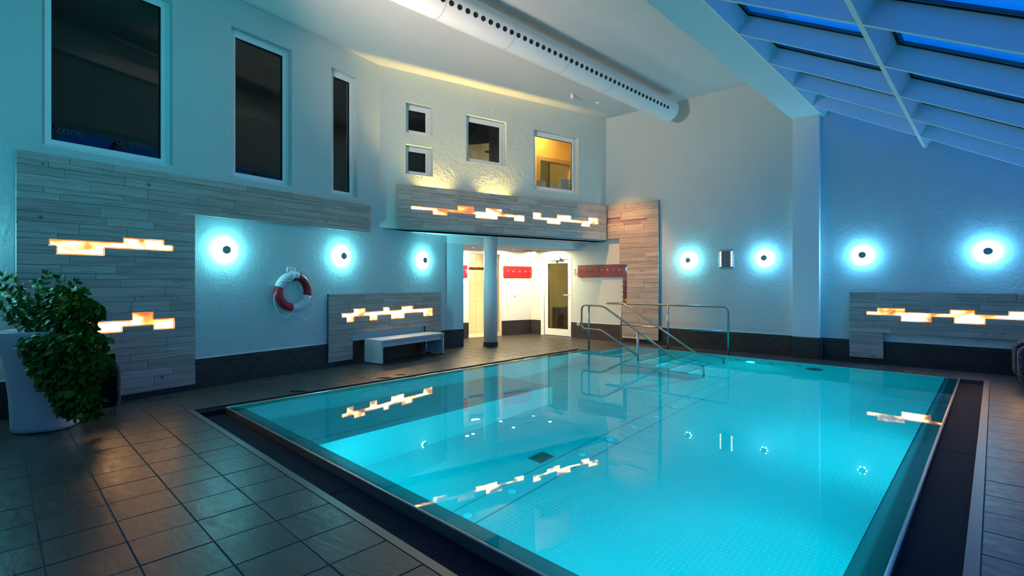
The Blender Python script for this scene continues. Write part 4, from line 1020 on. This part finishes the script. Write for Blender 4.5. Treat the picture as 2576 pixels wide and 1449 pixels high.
# trailing pothos
po = thing('pothos_plant', 'dense trailing green pothos spilling over the planter to the floor', 'plant'); po.location = (pc.x, pc.y, .9)
protoP = [leafmesh(.032, .085, .25, .25), leafmesh(.038, .10, .15, .4), leafmesh(.028, .075, .35, .15)]
xf = []; vines = MB()
def ctrl(px, py, Y): return Vector(((px - 1288) / F_ * Y - pc.x, Y - pc.y, H - (py - 711) / F_ * Y - .9))
EDGE_L = [(722, 128), (745, 112), (800, 92), (830, 75), (870, 60), (900, 60), (930, 75), (960, 105), (1000, 130), (1030, 160), (1050, 180)]
EDGE_R = [(722, 185), (740, 205), (760, 232), (800, 252), (850, 262), (900, 272), (950, 262), (1000, 250), (1030, 245), (1050, 240)]
def edge(E, y):
    for (a, b_), (c, d_) in zip(E, E[1:]):
        if a <= y <= c: return b_ + (d_ - b_) * (y - a) / (c - a)
    return E[-1][1] if y > E[-1][0] else E[0][1]
for q in range(2300):
    py = rnd.uniform(724, 1045); l_, r_ = edge(EDGE_L, py), edge(EDGE_R, py)
    wob = 12 * sin(py * .09) + 9 * sin(py * .041 + 2); r_ += wob; l_ += 8 * sin(py * .07 + 1); px = rnd.uniform(l_, r_); cxm = (l_ + r_) / 2; hw_ = (r_ - l_) / 2; bulge = math.sqrt(max(0, 1 - ((px - cxm) / hw_) ** 2)); px += rnd.gauss(0, 5)
    Y = 4.75 - .26 * bulge * rnd.uniform(.55, 1.0) + (.0 if py > 840 else .08)
    if py > 850 and px < 165 and Y > 4.6: Y = 4.52 - rnd.random() * .06
    p = ctrl(px, py, Y)
    if p.z < -.86: p.z = -.86 + rnd.random() * .03
    out = Vector(((px - cxm) / hw_ * .8, -bulge, -.5)) + Vector((rnd.uniform(-1, 1), rnd.uniform(-.7, .4), rnd.uniform(-.8, .5)))
    up_ = Vector((rnd.uniform(-.5, .5), -1 + rnd.uniform(-.3, .3), rnd.uniform(.2, 1.2)))
    s_ = rnd.uniform(.46, .84); xf.append((rnd.randrange(3), look(out, up_, s_, p), s_ * (2 if bulge > .3 else 1)))
for q in range(26):
    a = rnd.uniform(.0, 1); px0, px1 = 110 + 110 * a, 100 + 150 * a + rnd.uniform(-20, 20); ye = rnd.uniform(880, 1045)
    pts = [ctrl(px0 + (px1 - px0) * t + rnd.uniform(-6, 6), 800 + (ye - 800) * t, 4.74 - .10 * sin(pi * t) + rnd.uniform(-.02, .02)) for t in (0, .25, .5, .75, 1)]
    vines.tube([tuple(p) for p in pts], .003, 5)
vines.build('vines', M_stem, po, fix=False)
core = []
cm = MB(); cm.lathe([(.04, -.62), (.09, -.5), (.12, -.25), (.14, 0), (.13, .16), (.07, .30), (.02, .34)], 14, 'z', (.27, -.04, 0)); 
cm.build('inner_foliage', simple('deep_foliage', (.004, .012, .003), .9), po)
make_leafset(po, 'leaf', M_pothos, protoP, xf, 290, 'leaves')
# upright zamioculcas
zp = thing('zamioculcas_plant', 'upright glossy feather leaved plant rising from the planter', 'plant'); zp.location = (pc.x, pc.y, .88)
protoZ = [leafmesh(.017, .062, .2, .15, 4, False), leafmesh(.019, .07, .15, .2, 4, False)]
xf = []; stems = MB()
tips = [(-60, 700, .2), (-25, 690, .0), (5, 695, -.1), (28, 700, .1), (55, 730, -.2), (8, 745, .25), (-40, 760, -.1), (90, 712, .1), (118, 690, 0), (75, 760, -.25), (30, 760, -.3), (150, 700, .1), (190, 710, -.05), (165, 735, -.2), (215, 735, .05), (100, 745, -.3), (-15, 790, -.3), (50, 790, -.35), (3, 720, -.2)]
for (px, py, dy) in tips:
    tip = ctrl(px, py, 4.8 + dy) + Vector((0, 0, .02)); base_ = Vector((rnd.uniform(-.16, .12), rnd.uniform(-.14, .14), .0)); mid = base_.lerp(tip, .5) + Vector((0, 0, .08)) + (base_ - tip) * .12
    P = []
    for i in range(13): t = i / 12; P.append((1 - t) ** 2 * base_ + 2 * t * (1 - t) * mid + t * t * tip)
    stems.tube([tuple(p) for p in P], [.008 - .005 * i / 12 for i in range(13)], 6)
    dn = (P[-1] - P[6]).normalized(); side_ = dn.cross(Vector((0, 1, 0))).normalized()
    for i in range(4, 13):
        for s in (-1, 1):
            d_ = (side_ * s * .85 + dn * .6 + Vector((rnd.uniform(-.2, .2), rnd.uniform(-.3, .3), rnd.uniform(-.2, .2))))
            s_ = rnd.uniform(.8, 1.1); xf.append((rnd.randrange(2), look(d_, Vector((0, -1, .4)) + Vector((rnd.uniform(-.4, .4), 0, rnd.uniform(-.3, .5))), s_, P[i]), s_))
    xf.append((0, look(dn, Vector((0, -1, .3)), .9, P[-1]), 1))
stems.build('stems', M_stem, zp, fix=False)
make_leafset(zp, 'leaf', M_zz, protoZ, xf, 290, 'leaves')
sk2 = thing('plant_stake', 'thin dark support stake in the planter', 'stake'); sk2.location = (pc.x, pc.y, .88)
MB().tube([tuple(ctrl(150, 800, 4.75)), tuple(ctrl(164, 686, 4.75))], .006, 6).build('rod', M_stem, sk2)

# ================================================================== FUR CHAIRS
def chair(label, loc, rz):
    t = thing('lounge_chair', label, 'chair', group='fur covered lounge chairs'); t.location = (*loc, 0); t.rotation_euler = (0, 0, rz)
    def rr(w_, h_, r_, n=6):
        pts = []
        for cx_, cz_, a0 in ((w_ / 2 - r_, h_ - r_, 0), (-w_ / 2 + r_, h_ - r_, 90), (-w_ / 2 + r_, r_, 180), (w_ / 2 - r_, r_, 270)):
            for q in range(n + 1): a = radians(a0 + 90 * q / n); pts.append((cx_ + r_ * cos(a), cz_ + r_ * sin(a)))
        return pts
    for s in (-1, 1):
        sp = rr(.72, .50, .11); m = MB(); m.prism([(x_, z_ + .02) for x_, z_ in sp], s * .33 - .05, s * .33 + .05); m.build('side_panel', M_furblack, t)
        MB().tube([(x_, s * .38 , z_ + .02) for x_, z_ in sp], .032, 8, closed=True).build('fur_trim', M_fur, t); MB().tube([(x_, s * .28, z_ + .02) for x_, z_ in sp], .028, 8, closed=True).build('fur_trim', M_fur, t)
    MB().box(-.33, .33, -.28, .28, .14, .36).build('seat', M_furblack, t); MB().box(.2, .34, -.28, .28, .3, .62).build('backrest', M_furblack, t)
    for x_ in (-.28, .28):
        for y_ in (-.3, .3): MB().lathe([(.018, 0), (.018, .05)], 8, 'z', (x_, y_, 0)).build('leg', M_black, t)
    return t
lc = chair('dark fur covered low seat half hidden behind the potted plant', FA.w(-.33, -.31).xy, FA.rz); lc.scale = (.58, .58, 1.0)
pcx = PW(7.85, 7.35); chair('dark fur covered lounge chair at the right edge of the picture', FC.w(7.66, -.53).xy, FC.rz)

# wet patches on the deck
M_wet = simple('wet_patch', (.012, .011, .010), .12)
for (px, py, r_, w_) in ((1008, 942.5, .05, 'right of the bench reflection'), (967, 951, .07, 'below the bench'), (748, 985, .07, 'left, near the pool edge')):
    Y = H * F_ / (py - 711); X = (px - 1288) / F_ * Y
    t = thing('puddle', 'small dark wet patch on the tiles ' + w_, 'puddle'); t.location = (X, Y, .0012); m = MB()
    m.slab([(r_ * (1 + .3 * sin(3 * a + px)) * 1.5 * cos(a), r_ * (1 + .3 * cos(2 * a)) * sin(a)) for a in [2 * pi * q / 18 for q in range(18)]], -.0002, .0012); m.build('film', M_wet, t)

# added soft fill without fixtures: teal on the left wall, warm on the ceiling
area('fill_light_teal', PW(-2.6, 3.2, 2.6), 1.2, 25, (.02, .64, .80), target=FA.w(.8, 0, 4.3), spread=radians(95))
area('fill_light_warm', PW(-1.2, 1.5, 3.2), .6, 62, (1, .76, .60), target=PW(4.6, .0, 5.39), spread=radians(66))
